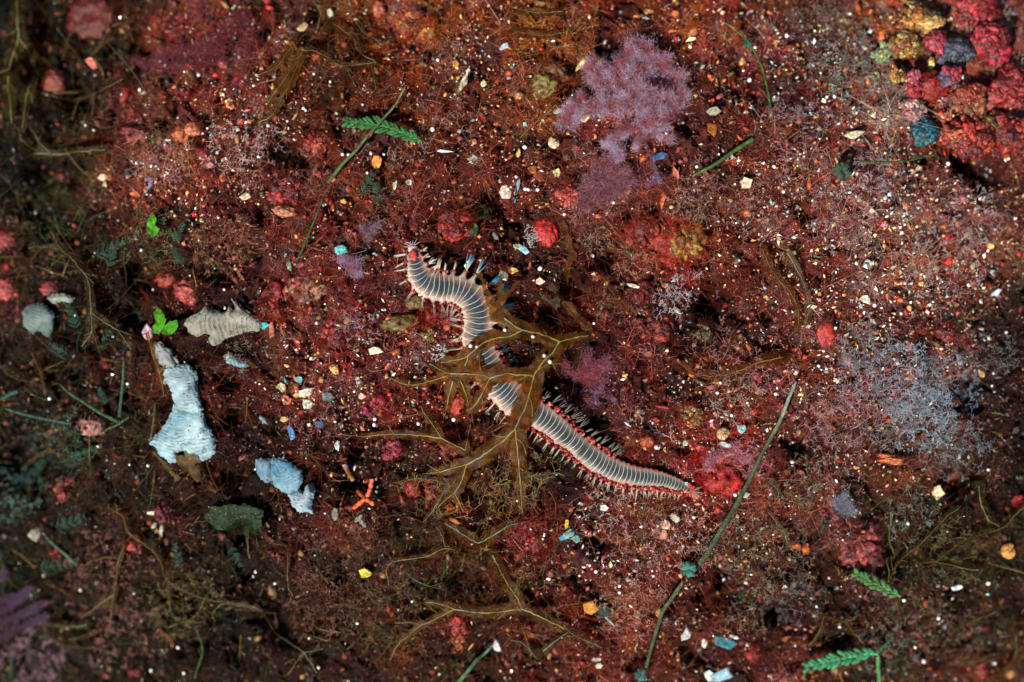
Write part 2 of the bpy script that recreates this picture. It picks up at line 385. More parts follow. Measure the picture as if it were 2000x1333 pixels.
c1 = tc_[rep] * ALB * sv * (1.7 + 2.4 * tip ** 2) + (tip > 1 - .04 - .22 * frost[rep]) * lin((210, 150, 140)) * (lum[rep] / 0.045).clip(0.05, 1)  # tips brightened in colour as a painted rim light, plus pale frosted ones
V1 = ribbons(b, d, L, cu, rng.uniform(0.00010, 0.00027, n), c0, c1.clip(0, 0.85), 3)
# longer stray threads, curling over the top
n = 11000; sx_, sy_ = rand_region(n); sb = surf(sx_, sy_, 0.0008); sa = rng.uniform(0, 2 * np.pi, n)
sd2 = np.stack([np.cos(sa), np.sin(sa), rng.uniform(0.2, 0.9, n)], -1)
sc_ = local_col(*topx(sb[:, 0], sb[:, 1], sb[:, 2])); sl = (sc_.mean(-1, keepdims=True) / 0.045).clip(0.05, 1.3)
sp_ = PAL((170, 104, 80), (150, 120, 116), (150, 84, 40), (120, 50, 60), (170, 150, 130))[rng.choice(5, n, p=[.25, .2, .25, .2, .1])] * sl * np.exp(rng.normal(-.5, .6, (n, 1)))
V2 = ribbons(sb, unit(sd2), 0.0036 * np.exp(rng.normal(0, .35, n)), rng.normal(0, .9, (n, 3)) * np.array([1, 1, .3]), rng.uniform(0.00010, 0.00022, n), sp_ * .7, sp_ * 1.3, 5)
V = np.concatenate([V1[0], V2[0]]); F = np.concatenate([V1[1], V2[1] + len(V1[0])]); C = np.concatenate([V1[2], V2[2]]).clip(0, .85)
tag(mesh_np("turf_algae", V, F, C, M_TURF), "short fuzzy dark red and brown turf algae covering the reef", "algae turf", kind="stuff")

# ---- rubble knobs half sunk in the turf
def many_blobs(px, py, rad, colr, lift, sub=1, stretch=0.35, rough=0.3, zsq=0.7):
    v0, f0 = ico(sub); k = len(v0); n = len(px)
    Rm = np.linalg.qr(rng.normal(size=(n, 3, 3)))[0]
    sc = rad[:, None] * S * np.exp(rng.normal(0, stretch, (n, 3)))
    v = v0[None] * (1 + rng.normal(0, rough, (n, k, 1)))
    v = v * sc[:, None]
    v = np.einsum('nij,nkj->nki', Rm, v); v[..., 2] *= zsq
    p = surf(px, py) + np.stack([0 * px, 0 * px, lift], -1)
    V = (v + p[:, None]).reshape(-1, 3)
    F = (f0[None] + (np.arange(n) * k)[:, None, None]).reshape(-1, 3)
    C = np.repeat(colr, k, 0) * np.exp(rng.normal(0, 0.15, (n * k, 1)))
    return V, F, C
n = 20000
px, py = rand_region(n)
k2 = rng.random(n) < np.clip(0.55 + 0.9 * fbm(px, py, 90, 3, 141), 0.08, 1); px, py = px[k2], py[k2]; n = len(px)
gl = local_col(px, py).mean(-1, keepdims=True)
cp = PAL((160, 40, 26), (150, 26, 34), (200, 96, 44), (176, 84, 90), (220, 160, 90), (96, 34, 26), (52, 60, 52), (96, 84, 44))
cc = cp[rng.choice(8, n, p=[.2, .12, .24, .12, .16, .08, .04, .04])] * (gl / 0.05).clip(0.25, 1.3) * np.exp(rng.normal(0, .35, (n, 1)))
V, F, C = many_blobs(px, py, 1.4 + 5.5 * rng.random(n) ** 3.2, cc, rng.uniform(0.0, 0.0026, n), 1, rough=0.28, stretch=0.45)
tag(mesh_np("coralline_rubble", V, F, (C * .8).clip(0, .8), M_CRUST), "tiny red and orange coralline knobs scattered through the turf", "reef rubble", kind="stuff")

# ---- grit: white, cream, orange and teal specks lying on the turf, pale ones double as painted wet glints
SANDY = [(700,820,130,1.6),(640,730,110,1.2),(1720,470,170,2.6),(1650,300,150,1.8),(1800,650,180,1.8),(1900,450,120,1.6),(1350,860,120,0.8),(1250,1100,150,0.9),(1000,420,120,.6),(1780,120,140,1.2),
 (500,150,120,0.8),(430,380,110,0.8),(600,200,80,1.0),(1300,1000,140,.7),(150,1000,150,.5),(900,80,120,0.7),(1850,1200,150,.5),(120,1280,80,0.8),(1500,1250,150,.6),(1100,250,100,.6),(1500,60,120,0.5),(330,330,60,1.0),(1600,560,80,1.0)]
def grit_density(px, py):
    g = np.full(len(px), 0.34)
    for (a, b_, r, h) in SANDY: g = g + h * np.exp(-((px - a) ** 2 + (py - b_) ** 2) / (2.0 * r * r))
    return g * np.clip(1 + 2.6 * fbm(px, py, 34, 3, 151), 0.06, 3.4)
n = 120000
px, py = rand_region(n); g = grit_density(px, py)
k2 = rng.random(n) < g / 2.4; px, py = px[k2], py[k2]; n = len(px)
gp = PAL((235, 228, 205), (210, 190, 150), (205, 130, 74), (120, 190, 190), (190, 120, 104), (160, 170, 176), (190, 168, 80), (222, 222, 224))
ch = rng.choice(8, n, p=[.22, .22, .2, .03, .13, .08, .05, .07])
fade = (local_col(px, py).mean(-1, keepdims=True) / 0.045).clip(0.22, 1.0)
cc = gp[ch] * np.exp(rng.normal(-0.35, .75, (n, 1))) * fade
rad = (0.5 + 2.8 * rng.random(n) ** 4.5) * (1 + .35 * np.exp(-((px - 1750) / 260) ** 2 - ((py - 480) / 260) ** 2))
v0 = np.array([[1, 0, 0], [-1, 0, 0], [0, 1, 0], [0, -1, 0], [0, 0, 1], [0, 0, -1.0]]); f0 = np.array([[0,2,4],[2,1,4],[1,3,4],[3,0,4],[2,0,5],[1,2,5],[3,1,5],[0,3,5]])
_ICO['oct'] = (v0, f0)
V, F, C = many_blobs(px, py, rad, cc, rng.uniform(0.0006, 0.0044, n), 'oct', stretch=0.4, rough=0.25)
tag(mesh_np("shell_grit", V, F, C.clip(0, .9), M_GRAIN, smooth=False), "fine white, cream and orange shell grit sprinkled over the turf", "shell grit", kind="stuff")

# ---- pale forked filaments
def antler(base, dirang, Ltot, depth, out, spread=0.6, up=0.35, w=0.00022, cb=None, ct=None):
    """out collects (p0, dir, L, w, c0, c1)"""
    th = dirang; p = np.array(base, float)
    segs = R.randint(1, 2)
    for _ in range(segs):
        th += R.uniform(-0.35, 0.35); e = R.uniform(-0.15, up)
        d = np.array([math.cos(th) * math.cos(e), math.sin(th) * math.cos(e), math.sin(e)])
        l = Ltot * R.uniform(0.25, 0.5)
        out.append((p.copy(), d, l, w, cb, ct if depth <= 0 else cb)); p = p + d * l
    if depth > 0:
        for s in ((-1, 1) if R.random() < 0.85 else (-1, 0, 1)):
            antler(p, th + s * spread * R.uniform(0.6, 1.3), Ltot * R.uniform(0.6, 0.8), depth - 1, out, spread, up, w * 0.85, cb, ct)
def antler_mesh(out, K=2):
    b = np.array([o[0] for o in out]); d = np.array([o[1] for o in out]); L = np.array([o[2] for o in out]); w = np.array([o[3] for o in out])
    c0 = np.array([o[4] for o in out]); c1 = np.array([o[5] for o in out])
    cu = rng.normal(0, 0.12, (len(b), 3))
    cu = cu - 0
    return ribbons_even(b, d, L, w, c0, c1)
def ribbons_even(b, d, L, w, c0, c1):
    """little three-sided rods, so that they look round from any side"""
    n = len(b); e = b + d * L[:, None] * 1.03
    s1 = unit(np.cross(d, np.array([0.1, 0.2, 1.0]))); s2 = np.cross(d, s1)
    a = np.array([0.5, 0.5 + 2 / 3, 0.5 + 4 / 3]) * np.pi
    off = np.cos(a)[None, :, None] * s1[:, None] + np.sin(a)[None, :, None] * s2[:, None]
    V = np.concatenate([b[:, None] + off * w[:, None, None] * .5, e[:, None] + off * w[:, None, None] * .4], 1)
    C = np.concatenate([np.repeat(c0[:, None], 3, 1), np.repeat(c1[:, None], 3, 1)], 1)
    base = (np.arange(n) * 6)[:, None, None]
    q = np.array([[0, 1, 4, 3], [1, 2, 5, 4], [2, 0, 3, 5]])
    return V.reshape(-1, 3), (q[None] + base).reshape(-1, 4), C.reshape(-1, 3)
out = []
n = 9000
px, py = rand_region(n)
pr = np.clip(0.25 + 1.3 * fbm(px, py, 60, 3, 161) + .25 * np.clip((px - 1200) / 500, 0, 1), 0, 1) * (local_col(px, py).mean(-1) / 0.05).clip(.2, 1)
kk = rng.random(n) < pr; px, py = px[kk], py[kk]
bs = surf(px, py, 0.0026)
fp = PAL((150, 128, 118), (160, 160, 160), (130, 104, 116), (110, 84, 60), (170, 150, 120))
for q in bs:
    c = fp[R.randrange(5)] * R.uniform(0.5, 1.6)
    antler(q, R.uniform(0, 6.283), R.uniform(0.0010, 0.0034), R.choice((1, 2, 2, 3)), out, w=R.uniform(0.00014, 0.00026), cb=c * 0.6, ct=c)
V, F, C = antler_mesh(out)
tag(mesh_np("forked_filaments", V, F, C.clip(0, .8), M_FIL), "scattered hair-thin pale forked filaments between the turf", "filament algae", kind="stuff")

# ---- olive and green threads tangled over the dark left side, the bottom and the lower right corner
n = 22000; px, py = rand_region(n)
wt = 1.3 * np.exp(-((px + 20) / 330) ** 2) + 0.75 * np.exp(-((px - 850) / 330) ** 2 - ((py - 1180) / 190) ** 2) + 0.9 * np.exp(-((px - 1930) / 260) ** 2 - ((py - 1180) / 260) ** 2) + .55 * np.exp(-((px - 330) / 330) ** 2 - ((py - 1180) / 220) ** 2) + .35 * np.exp(-((px - 640) / 160) ** 2 - ((py - 70) / 90) ** 2) + .3 * np.exp(-((px - 940) / 160) ** 2 - ((py - 900) / 120) ** 2)
wt = wt * np.clip(.7 + 1.2 * fbm(px, py, 70, 3, 211), 0.05, 1.5)
kk = rng.random(n) < wt; px, py = px[kk], py[kk]; n = len(px)
a = rng.uniform(0, 6.283, n); b = surf(px, py, 0.0012)
d = unit(np.stack([np.cos(a), np.sin(a), rng.uniform(.1, .55, n)], -1))
tp = PAL((116, 100, 34), (66, 96, 50), (140, 112, 44), (84, 76, 30), (50, 100, 84))[rng.choice(5, n, p=[.3, .2, .2, .2, .1])] * np.exp(rng.normal(-.35, .5, (n, 1)))
V, F, C = ribbons(b, d, 0.0075 * np.exp(rng.normal(0, .4, n)), rng.normal(0, .45, (n, 3)) * np.array([1, 1, .25]), rng.uniform(0.00012, 0.0004, n), tp * .7, tp * 1.2, 7)
tag(mesh_np("thread_algae", V, F, C.clip(0, .8), M_FIL), "loose tangle of fine olive and dark green threads on the darker parts", "thread algae", kind="stuff")

# ================================================================ THE FIREWORM
WL = np.array([  # px, py, half width of the back, height of the axis over the reef (mm)
 (806,486,5,5.0),(808,497,11,6.0),(812,514,14,6.5),(817,532,17,6.5),(826,548,19,6.5),(840,557,21.5,6.5),(858,561,22,6.5),(876,563,22,6.5),(896,567,22,7),(915,578,22.5,7),(928,597,23,7),(935,618,24,7),
 (934,640,25,7),(932,660,26,6.5),(937,684,27,6),(947,705,28,6),(958,728,29,6),(973,750,30,6),(990,768,30,6),(1012,787,29,6),(1036,803,27,6.5),(1058,815,25,6.5),(1078,829,23,6.5),(1098,846,21,6.5),(1120,864,20,6.5),
 (1146,886,20.5,6.5),(1170,903,20.5,6.5),(1195,916,20,6),(1222,926,18.5,6),(1250,931,17,6),(1280,935,15,5.5),(1305,941,13,5.2),(1326,948,10.5,5),(1343,956,7.5,4.6),(1352,960,4,4.2)], float)
wl = smooth_line(WL, step=1.2)
wp = W(wl[:, 0], wl[:, 1], 0 * wl[:, 3])
for _ in range(60): wp[1:-1, 2] = (wp[:-2, 2] + wp[1:-1, 2] * 2 + wp[2:, 2]) / 4      # the body bridges small bumps
wl[:, 2] *= np.interp(wl[:, 1], [480, 500, 560, 640, 700], [1.0, 1.12, 1.12, 1.1, 1.0]); axis = wp.copy(); axis[:, 2] = np.maximum(axis[:, 2], -0.004) + wl[:, 3] * 0.001
fz = (H - axis[:, 2]) / H; axis[:, 0] = (wl[:, 0] - 1000) * S * fz; axis[:, 1] = (666.5 - wl[:, 1]) * S * fz
hw = wl[:, 2] * S * fz
T = unit(np.gradient(axis, axis=0)); Sd = unit(np.cross(T, [0, 0, 1.0])); Up = np.cross(Sd, T)     # Sd points to the worm's left of travel -> right in picture when going down
arc = np.concatenate([[0], np.cumsum(np.linalg.norm(np.diff(axis, axis=0), axis=1))]) / S          # in px
SEGL = np.interp(arc, [0, 40, 300, 560, 660, 740], [9.5, 9.6, 10.5, 10.2, 8.4, 6.0])
hw = hw * (1 + .05 * vnoise(arc / 23, arc * 0, 77) + .03 * vnoise(arc / 9, arc * 0, 78))
SEGL = SEGL * (1 + .16 * vnoise(arc / 17, arc * 0, 79))
seg = np.concatenate([[0], np.cumsum(np.diff(arc) / ((SEGL[1:] + SEGL[:-1]) / 2))])
# body: flattened ring, scalloped at the segments, with blunt side lobes carrying gills and bristles
NS = 40
ang = np.linspace(0, 2 * np.pi, NS, endpoint=False)
ph = seg - np.floor(seg)
ridge = 1 - 0.05 * np.exp(-((np.minimum(ph, 1 - ph)) / 0.13) ** 2)
TUFT_EVERY = 1.5
ntuft = int(seg[-1] / TUFT_EVERY) - 1
lobe_ph = (seg / TUFT_EVERY) % 1.0
front = np.interp(arc, [0, 60, 250, 420, 560], [1, 1.0, 1.0, 0.7, 0.35])
lobe = np.exp(-((lobe_ph - 0.5) / 0.22) ** 2) * front
bend = np.exp(-((arc - 185) / 55) ** 2)
V = []; UV = []
for j, a in enumerate(ang):
    ca, sa = math.cos(a), math.sin(a)
    cx = np.sign(ca) * abs(ca) ** 0.85; cz = np.sign(sa) * abs(sa) ** 0.9
    edge = abs(ca) ** 8
    lat = hw * (0.96 * cx * ridge) + np.sign(ca) * edge * (0.0007 + lobe * (0.0016 + (0.0030 * bend if ca < 0 else 0))) * (hw / (20 * S)).clip(0.3, 1)
    hgt = hw * 0.42 * cz * ridge * (1 if sa > 0 else 0.8)
    V.append(axis + Sd * lat[:, None] + Up * hgt[:, None])
    UV.append(np.stack([seg, np.full(len(seg), cx if sa >= -0.2 else np.sign(cx) * 1.2), arc], -1))
V = np.stack(V, 1); UV = np.stack(UV, 1); n = len(axis)
i = np.arange(n - 1)[:, None] * NS; j = np.arange(NS)[None]; j2 = (j + 1) % NS
F = np.stack([i + j, i + NS + j, i + NS + j2, i + j2], -1).reshape(-1, 4)

mw, nt, outp = new_mat("fireworm_skin")
at = N(nt, "ShaderNodeAttribute"); at.attribute_name = "seg"
sx = N(nt, "ShaderNodeSeparateXYZ"); nt.links.new(at.outputs["Vector"], sx.inputs[0])
def M_(op, a, b=None, c=None):
    m = N(nt, "ShaderNodeMath", operation=op)
    for k_, v in enumerate((a, b, c)):
        if v is None: continue
        if isinstance(v, (int, float)): m.inputs[k_].default_value = v
        else: nt.links.new(v, m.inputs[k_])
    return m.outputs[0]
av = M_('ABSOLUTE', sx.outputs[1])
tc = N(nt, "ShaderNodeTexCoord")
nz = N(nt, "ShaderNodeTexNoise"); nz.inputs["Scale"].default_value = 260; nz.inputs["Detail"].default_value = 3
nt.links.new(tc.outputs["Object"], nz.inputs["Vector"])
av2 = M_('ADD', av, M_('MULTIPLY', M_('SUBTRACT', nz.outputs["Fac"], 0.5), 0.6))
cr = N(nt, "ShaderNodeValToRGB"); nt.links.new(av2, cr.inputs[0])
def ramp(cr, stops):
    e = cr.color_ramp.elements
    while len(e) > 1: e.remove(e[-1])
    e[0].position = stops[0][0]; e[0].color = (*lin(stops[0][1]), 1)
    for p, c in stops[1:]:
        x = e.new(p); x.color = (*lin(c), 1)
ramp(cr, [(0.0, (44, 52, 66)), (0.36, (50, 54, 66)), (0.6, (92, 74, 72)), (0.8, (134, 108, 98)), (0.94, (180, 160, 150)), (1.0, (170, 142, 132))])
cr2 = N(nt, "ShaderNodeValToRGB"); nt.links.new(av2, cr2.inputs[0])
ramp(cr2, [(0.0, (50, 52, 58)), (0.34, (58, 60, 64)), (0.6, (82, 82, 84)), (0.8, (126, 120, 116)), (0.92, (162, 118, 110)), (1.0, (176, 84, 74))])
mt = N(nt, "ShaderNodeMix", data_type='RGBA'); 
tf = N(nt, "ShaderNodeMapRange"); tf.inputs[1].default_value = 380; tf.inputs[2].default_value = 560; nt.links.new(sx.outputs[2], tf.inputs[0])
nt.links.new(tf.outputs[0], mt.inputs["Factor"]); nt.links.new(cr.outputs[0], mt.inputs["A"]); nt.links.new(cr2.outputs[0], mt.inputs["B"])
# pale lines between the segments, bowed
v2 = M_('MULTIPLY', M_('MULTIPLY', sx.outputs[1], sx.outputs[1]), 0.45)
fr = M_('FRACT', M_('ADD', M_('ADD', sx.outputs[0], v2), M_('MULTIPLY', nz.outputs["Fac"], 0.35)))
dl = M_('ABSOLUTE', M_('SUBTRACT', fr, 0.5))
lm = N(nt, "ShaderNodeMapRange"); lm.inputs[1].default_value = 0.065; lm.inputs[2].default_value = 0.03; nt.links.new(dl, lm.inputs[0])
mx2 = N(nt, "ShaderNodeMix", data_type='RGBA'); nt.links.new(lm.outputs[0], mx2.inputs["Factor"]); nt.links.new(mt.outputs["Result"], mx2.inputs["A"])
mx2.inputs["B"].default_value = (*lin((186, 188, 158)), 1)
# fine lengthwise mottling
nz2 = N(nt, "ShaderNodeTexNoise"); nz2.inputs["Scale"].default_value = 2200; nz2.inputs["Detail"].default_value = 3
nt.links.new(tc.outputs["Object"], nz2.inputs["Vector"])
ms = N(nt, "ShaderNodeMapRange"); ms.inputs[1].default_value = .3; ms.inputs[2].default_value = .7; ms.inputs[3].default_value = 0.82; ms.inputs[4].default_value = 1.15
nt.links.new(nz2.outputs["Fac"], ms.inputs[0])
vs = N(nt, "ShaderNodeVectorMath", operation='SCALE'); nt.links.new(mx2.outputs["Result"], vs.inputs[0]); nt.links.new(ms.outputs[0], vs.inputs["Scale"])
pw = N(nt, "ShaderNodeBsdfPrincipled"); nt.links.new(vs.outputs[0], pw.inputs["Base Color"])
pw.inputs["Roughness"].default_value = 0.38; pw.inputs["Specular IOR Level"].default_value = 0.25
bp = N(nt, "ShaderNodeBump"); bp.inputs["Strength"].default_value = 0.5; bp.inputs["Distance"].default_value = 0.0003
nt.links.new(nz2.outputs["Fac"], bp.inputs["Height"]); nt.links.new(bp.outputs[0], pw.inputs["Normal"])
nt.links.new(pw.outputs[0], outp.inputs[0])

worm = empty("fireworm", axis[len(axis) // 2], "long segmented fireworm with white and red bristled sides, lying under the brown seaweed", "worm")
body = part("body", V, F, None, mw, worm, uv=UV.reshape(-1, 3))
# close both ends of the ring mesh
import bmesh
bm = bmesh.new(); bm.from_mesh(body.data); bm.verts.ensure_lookup_table()
bm.faces.new([bm.verts[k] for k in range(NS)]); bm.faces.new([bm.verts[(n - 1) * NS + k] for k in reversed(range(NS))])
bmesh.ops.recalc_face_normals(bm, faces=bm.faces); bm.to_mesh(body.data); bm.free()
for p_ in body.data.polygons: p_.use_smooth = True

def at_arc(q):
    f = lambda a: np.array([np.interp(q, seg, a[:, k]) for k in range(3)])
    return f(axis), unit(f(T)), unit(f(Sd)), unit(f(Up)), np.interp(q, seg, hw), np.interp(q, seg, arc)
def spines(base, dirs, L, w, c0, c1):
    """tapering glassy needles (three-sided)"""
    A = Acc()
    for d_, l_ in zip(dirs, L):
        d_ = np.array(d_) / np.linalg.norm(d_); k = 4
        t = np.linspace(0, 1, k)[:, None]
        P = base[None] + d_[None] * l_ * t + np.array([0, 0, -0.12]) * l_ * t * t
        P = P + (np.array(rng.normal(0, 0.00012, 3)))[None] * (1 - t)
        v, f = tube(P, w * (1 - 0.85 * t[:, 0]), 4)
        c = c0[None] * (1 - t) + c1[None] * t
        A.add(v, f, np.repeat(c, 4, 0))
    return A.get()
WHITE, CREAM, BLUE, DARK, GOLD = lin((225, 228, 220)), lin((205, 196, 160)), lin((90, 180, 215)), lin((36, 30, 26)), lin((190, 160, 90))
GREYW = lin((170, 170, 165))
RED = lin((150, 48, 38)); REDL = lin((200, 116, 104))
tufts = 0
for sgn in (1, -1):        # Sd*+1 = the side to the right of travel (towards lower left of the picture at the tail)
    for k_ in range(ntuft):
        q = (k_ + 0.55) * TUFT_EVERY
        if q > seg[-1] - 1.2: continue
        if tufts >= 100: break
        A0, t_, s_, u_, h_, ar = at_arc(q)
        s_ = s_ * sgn
        outer = sgn < 0      # upper / right side of the picture
        base = A0 + s_ * (h_ + (0.0028 * math.exp(-((ar - 185) / 55) ** 2) if outer else 0) + 0.0013 * min(1, h_ / (18 * S))) + u_ * (-0.05 * h_)
        tail = ar > 420
        # ---- gill: small branched red bush at the root of the bristles
        G = Acc()
        nb = R.randint(7, 10)
        gr = 0.0006 * (1.45 if tail else 0.9)
        for m in range(nb):
            off = s_ * R.uniform(-0.0008, 0.0012) + t_ * R.uniform(-0.0012, 0.0012) + u_ * R.uniform(0.0002, 0.0016)
            v0_, f0_ = ico(1)
            vv = v0_ * np.array([1, 1, 1]) * gr * R.uniform(0.55, 1.15)
            vv = vv * (1 + rng.normal(0, 0.12, (len(vv), 1)))
            col_ = (RED if R.random() < 0.7 else REDL) * R.uniform(0.6, 1.35)
            G.add(vv + base + off, f0_, col_)
        part("gill", *G.get(), M_GILL, worm)
        # ---- bristles
        if outer:
            if ar < 45: Lb, fan_, nb_, cA, cB, upk = 0.0050, 0.35, 7, CREAM, WHITE, 0.5
            elif ar < 128: Lb, fan_, nb_, cA, cB, upk = 0.0066, 0.07, 7, WHITE, CREAM, 0.7
            elif ar < 160: Lb, fan_, nb_, cA, cB, upk = 0.0092, 0.12, 10, CREAM, BLUE, 0.35
            elif ar < 248: Lb, fan_, nb_, cA, cB, upk = 0.0112, 0.2, 14, BLUE, BLUE * 0.7, 0.05
            elif not tail: Lb, fan_, nb_, cA, cB, upk = 0.0056, 0.25, 6, DARK, BLUE * .4, 0.2
            else: Lb, fan_, nb_, cA, cB, upk = 0.0058 * min(1, h_ / (15 * S)) + .0008, 0.16, 5, GOLD * 0.5, WHITE, 0.12
        else:
            if ar < 60: Lb, fan_, nb_, cA, cB, upk = 0.0062, 0.07, 7, WHITE, WHITE, 0.3
            elif ar < 330: Lb, fan_, nb_, cA, cB, upk = 0.0060, 0.09, 7, CREAM, GREYW * 0.9, 0.1
            else: Lb, fan_, nb_, cA, cB, upk = 0.0050 * min(1, h_ / (15 * S)) + .001, 0.12, 4, WHITE, CREAM, 0.15
        dirs = []; Ls = []
        lean = t_ * (R.uniform(0.2, 0.7) if tail and outer else R.uniform(-0.15, 0.35)); Lb *= R.uniform(.75, 1.15)
        for m in range(nb_):
            dirs.append(s_ + lean + t_ * R.gauss(0, fan_) + u_ * (upk + R.gauss(0, 0.10))); Ls.append(Lb * R.uniform(0.7, 1.1))
        part("bristle_tuft", *spines(base + u_ * 0.0003, dirs, Ls, 0.00034 if ar < 330 else (0.00017 if outer else 0.00024), cA, cB), M_BRIS, worm)
        tufts += 1
# ---- red caruncle on the head, head feelers, tail fringe
hp, ht, hs, hu, hh, _ = at_arc(1.5)
v0_, f0_ = ico(3)
car = v0_.copy(); car = car * (1 + 0.10 * np.sin(car[:, :1] * 16) * (np.abs(car[:, 2:3]) < 0.95))
car = ht[None] * car[:, :1] * 0.0031 + hs[None] * car[:, 1:2] * 0.0016 + hu[None] * car[:, 2:3] * 0.0010
part("caruncle", car + hp + hu * hh * 0.55 + ht * 0.0002, f0_, np.tile(lin((206, 70, 58)), (len(car), 1)) * (1 + 0.15 * rng.normal(0, 1, (len(car), 1))), M_GILL, worm)
hd, _t, _s, _u, _h, _a = at_arc(0.35)
bl = ico(2)[0]
hl = ht[None] * bl[:, :1] * 0.0024 + hs[None] * bl[:, 1:2] * 0.0027 + hu[None] * bl[:, 2:3] * 0.0017
part("head", hl + hd - ht * 0.0004, ico(2)[1], lin((214, 190, 180)), M_GILL, worm)
for a_ in (-1.3, -0.8, -0.35, 0.1, 0.5, 0.95, 1.4):
    d_ = -ht * math.cos(a_) + hs * math.sin(a_) + hu * 0.35
    part("feeler", *spines(hd - ht * 0.0016, [d_], [0.0048 if abs(a_) > .5 else 0.0034], 0.00028, lin((220, 210, 205)), WHITE), M_BRIS, worm)
td, tt, ts, tu, th_, _ = at_arc(seg[-1] - 0.6)
for sgn in (1, -1):
    dirs = [tt * R.uniform(0.5, 1) + ts * R.uniform(-.8, .8) + tu * R.uniform(0, .5) for _ in range(12)]
    part("tail_bristles", *spines(td, dirs, [R.uniform(.004, .0065) for _ in dirs], 0.00026, lin((170, 60, 50)), CREAM), M_BRIS, worm)
G = Acc()
for m in range(44):
    off = ts * R.uniform(-0.0030, 0.0030) + tt * R.uniform(-0.0030, 0.0026) + tu * R.uniform(-0.0002, 0.0006)
    G.add(ico(1)[0] * 0.0006 * R.uniform(.6, 1.2) + td + off, ico(1)[1], lin((206, 66, 60)) * R.uniform(.7, 1.4))
part("tail_tip", *G.get(), M_GILL, worm)

# ================================================================ SHEETS: blades and fans cut by a signed distance on a px grid
def sheet(sd_fn, bbox, step, z_fn, col_fn, thick=0.00018):
    gx = np.arange(bbox[0], bbox[1] + step, step); gy = np.arange(bbox[2], bbox[3] + step, step)
    X, Y = np.meshgrid(gx, gy)
    sd = sd_fn(X, Y)
    g1, g0 = np.gradient(sd, step)
    gn = np.sqrt(g0 ** 2 + g1 ** 2) + 1e-6
    ins = sd < 0
    mv = (~ins) & (sd < step * 1.6)
    amt = np.where(mv, sd, 0)
    X2 = X - amt * g0 / gn ** 2 * np.clip(gn, 0, 1); Y2 = Y - amt * g1 / gn ** 2 * np.clip(gn, 0, 1)
    cell = ins[:-1, :-1] | ins[1:, :-1] | ins[:-1, 1:] | ins[1:, 1:]
    jj, ii = np.nonzero(cell); nxx = X.shape[1]
    F = np.stack([jj * nxx + ii, (jj + 1) * nxx + ii, (jj + 1) * nxx + ii + 1, jj * nxx + ii + 1], -1)
    used, inv = np.unique(F, return_inverse=True); F = inv.reshape(F.shape)
    x = X2.ravel()[used]; y = Y2.ravel()[used]
    dz = z_fn(x, y, sd.ravel()[used])
    P = W(x, y, dz)
    C = col_fn(x, y, sd.ravel()[used])
    n = len(P)
    if thick:
        B = P.copy(); B[:, 2] -= thick
        e = np.concatenate([F[:, [0, 1]], F[:, [1, 2]], F[:, [2, 3]], F[:, [3, 0]]])
        key = np.minimum(e[:, 0], e[:, 1]) * n + np.maximum(e[:, 0], e[:, 1])
        _, ix, ct = np.unique(key, return_index=True, return_counts=True)
        be = e[ix[ct == 1]]
        rim = np.stack([be[:, 0], be[:, 0] + n, be[:, 1] + n, be[:, 1]], -1)[:, ::-1]
        F = np.concatenate([F, F[:, ::-1] + n, rim]); P = np.concatenate([P, B]); C = np.concatenate([C, C])
    return P, F, C

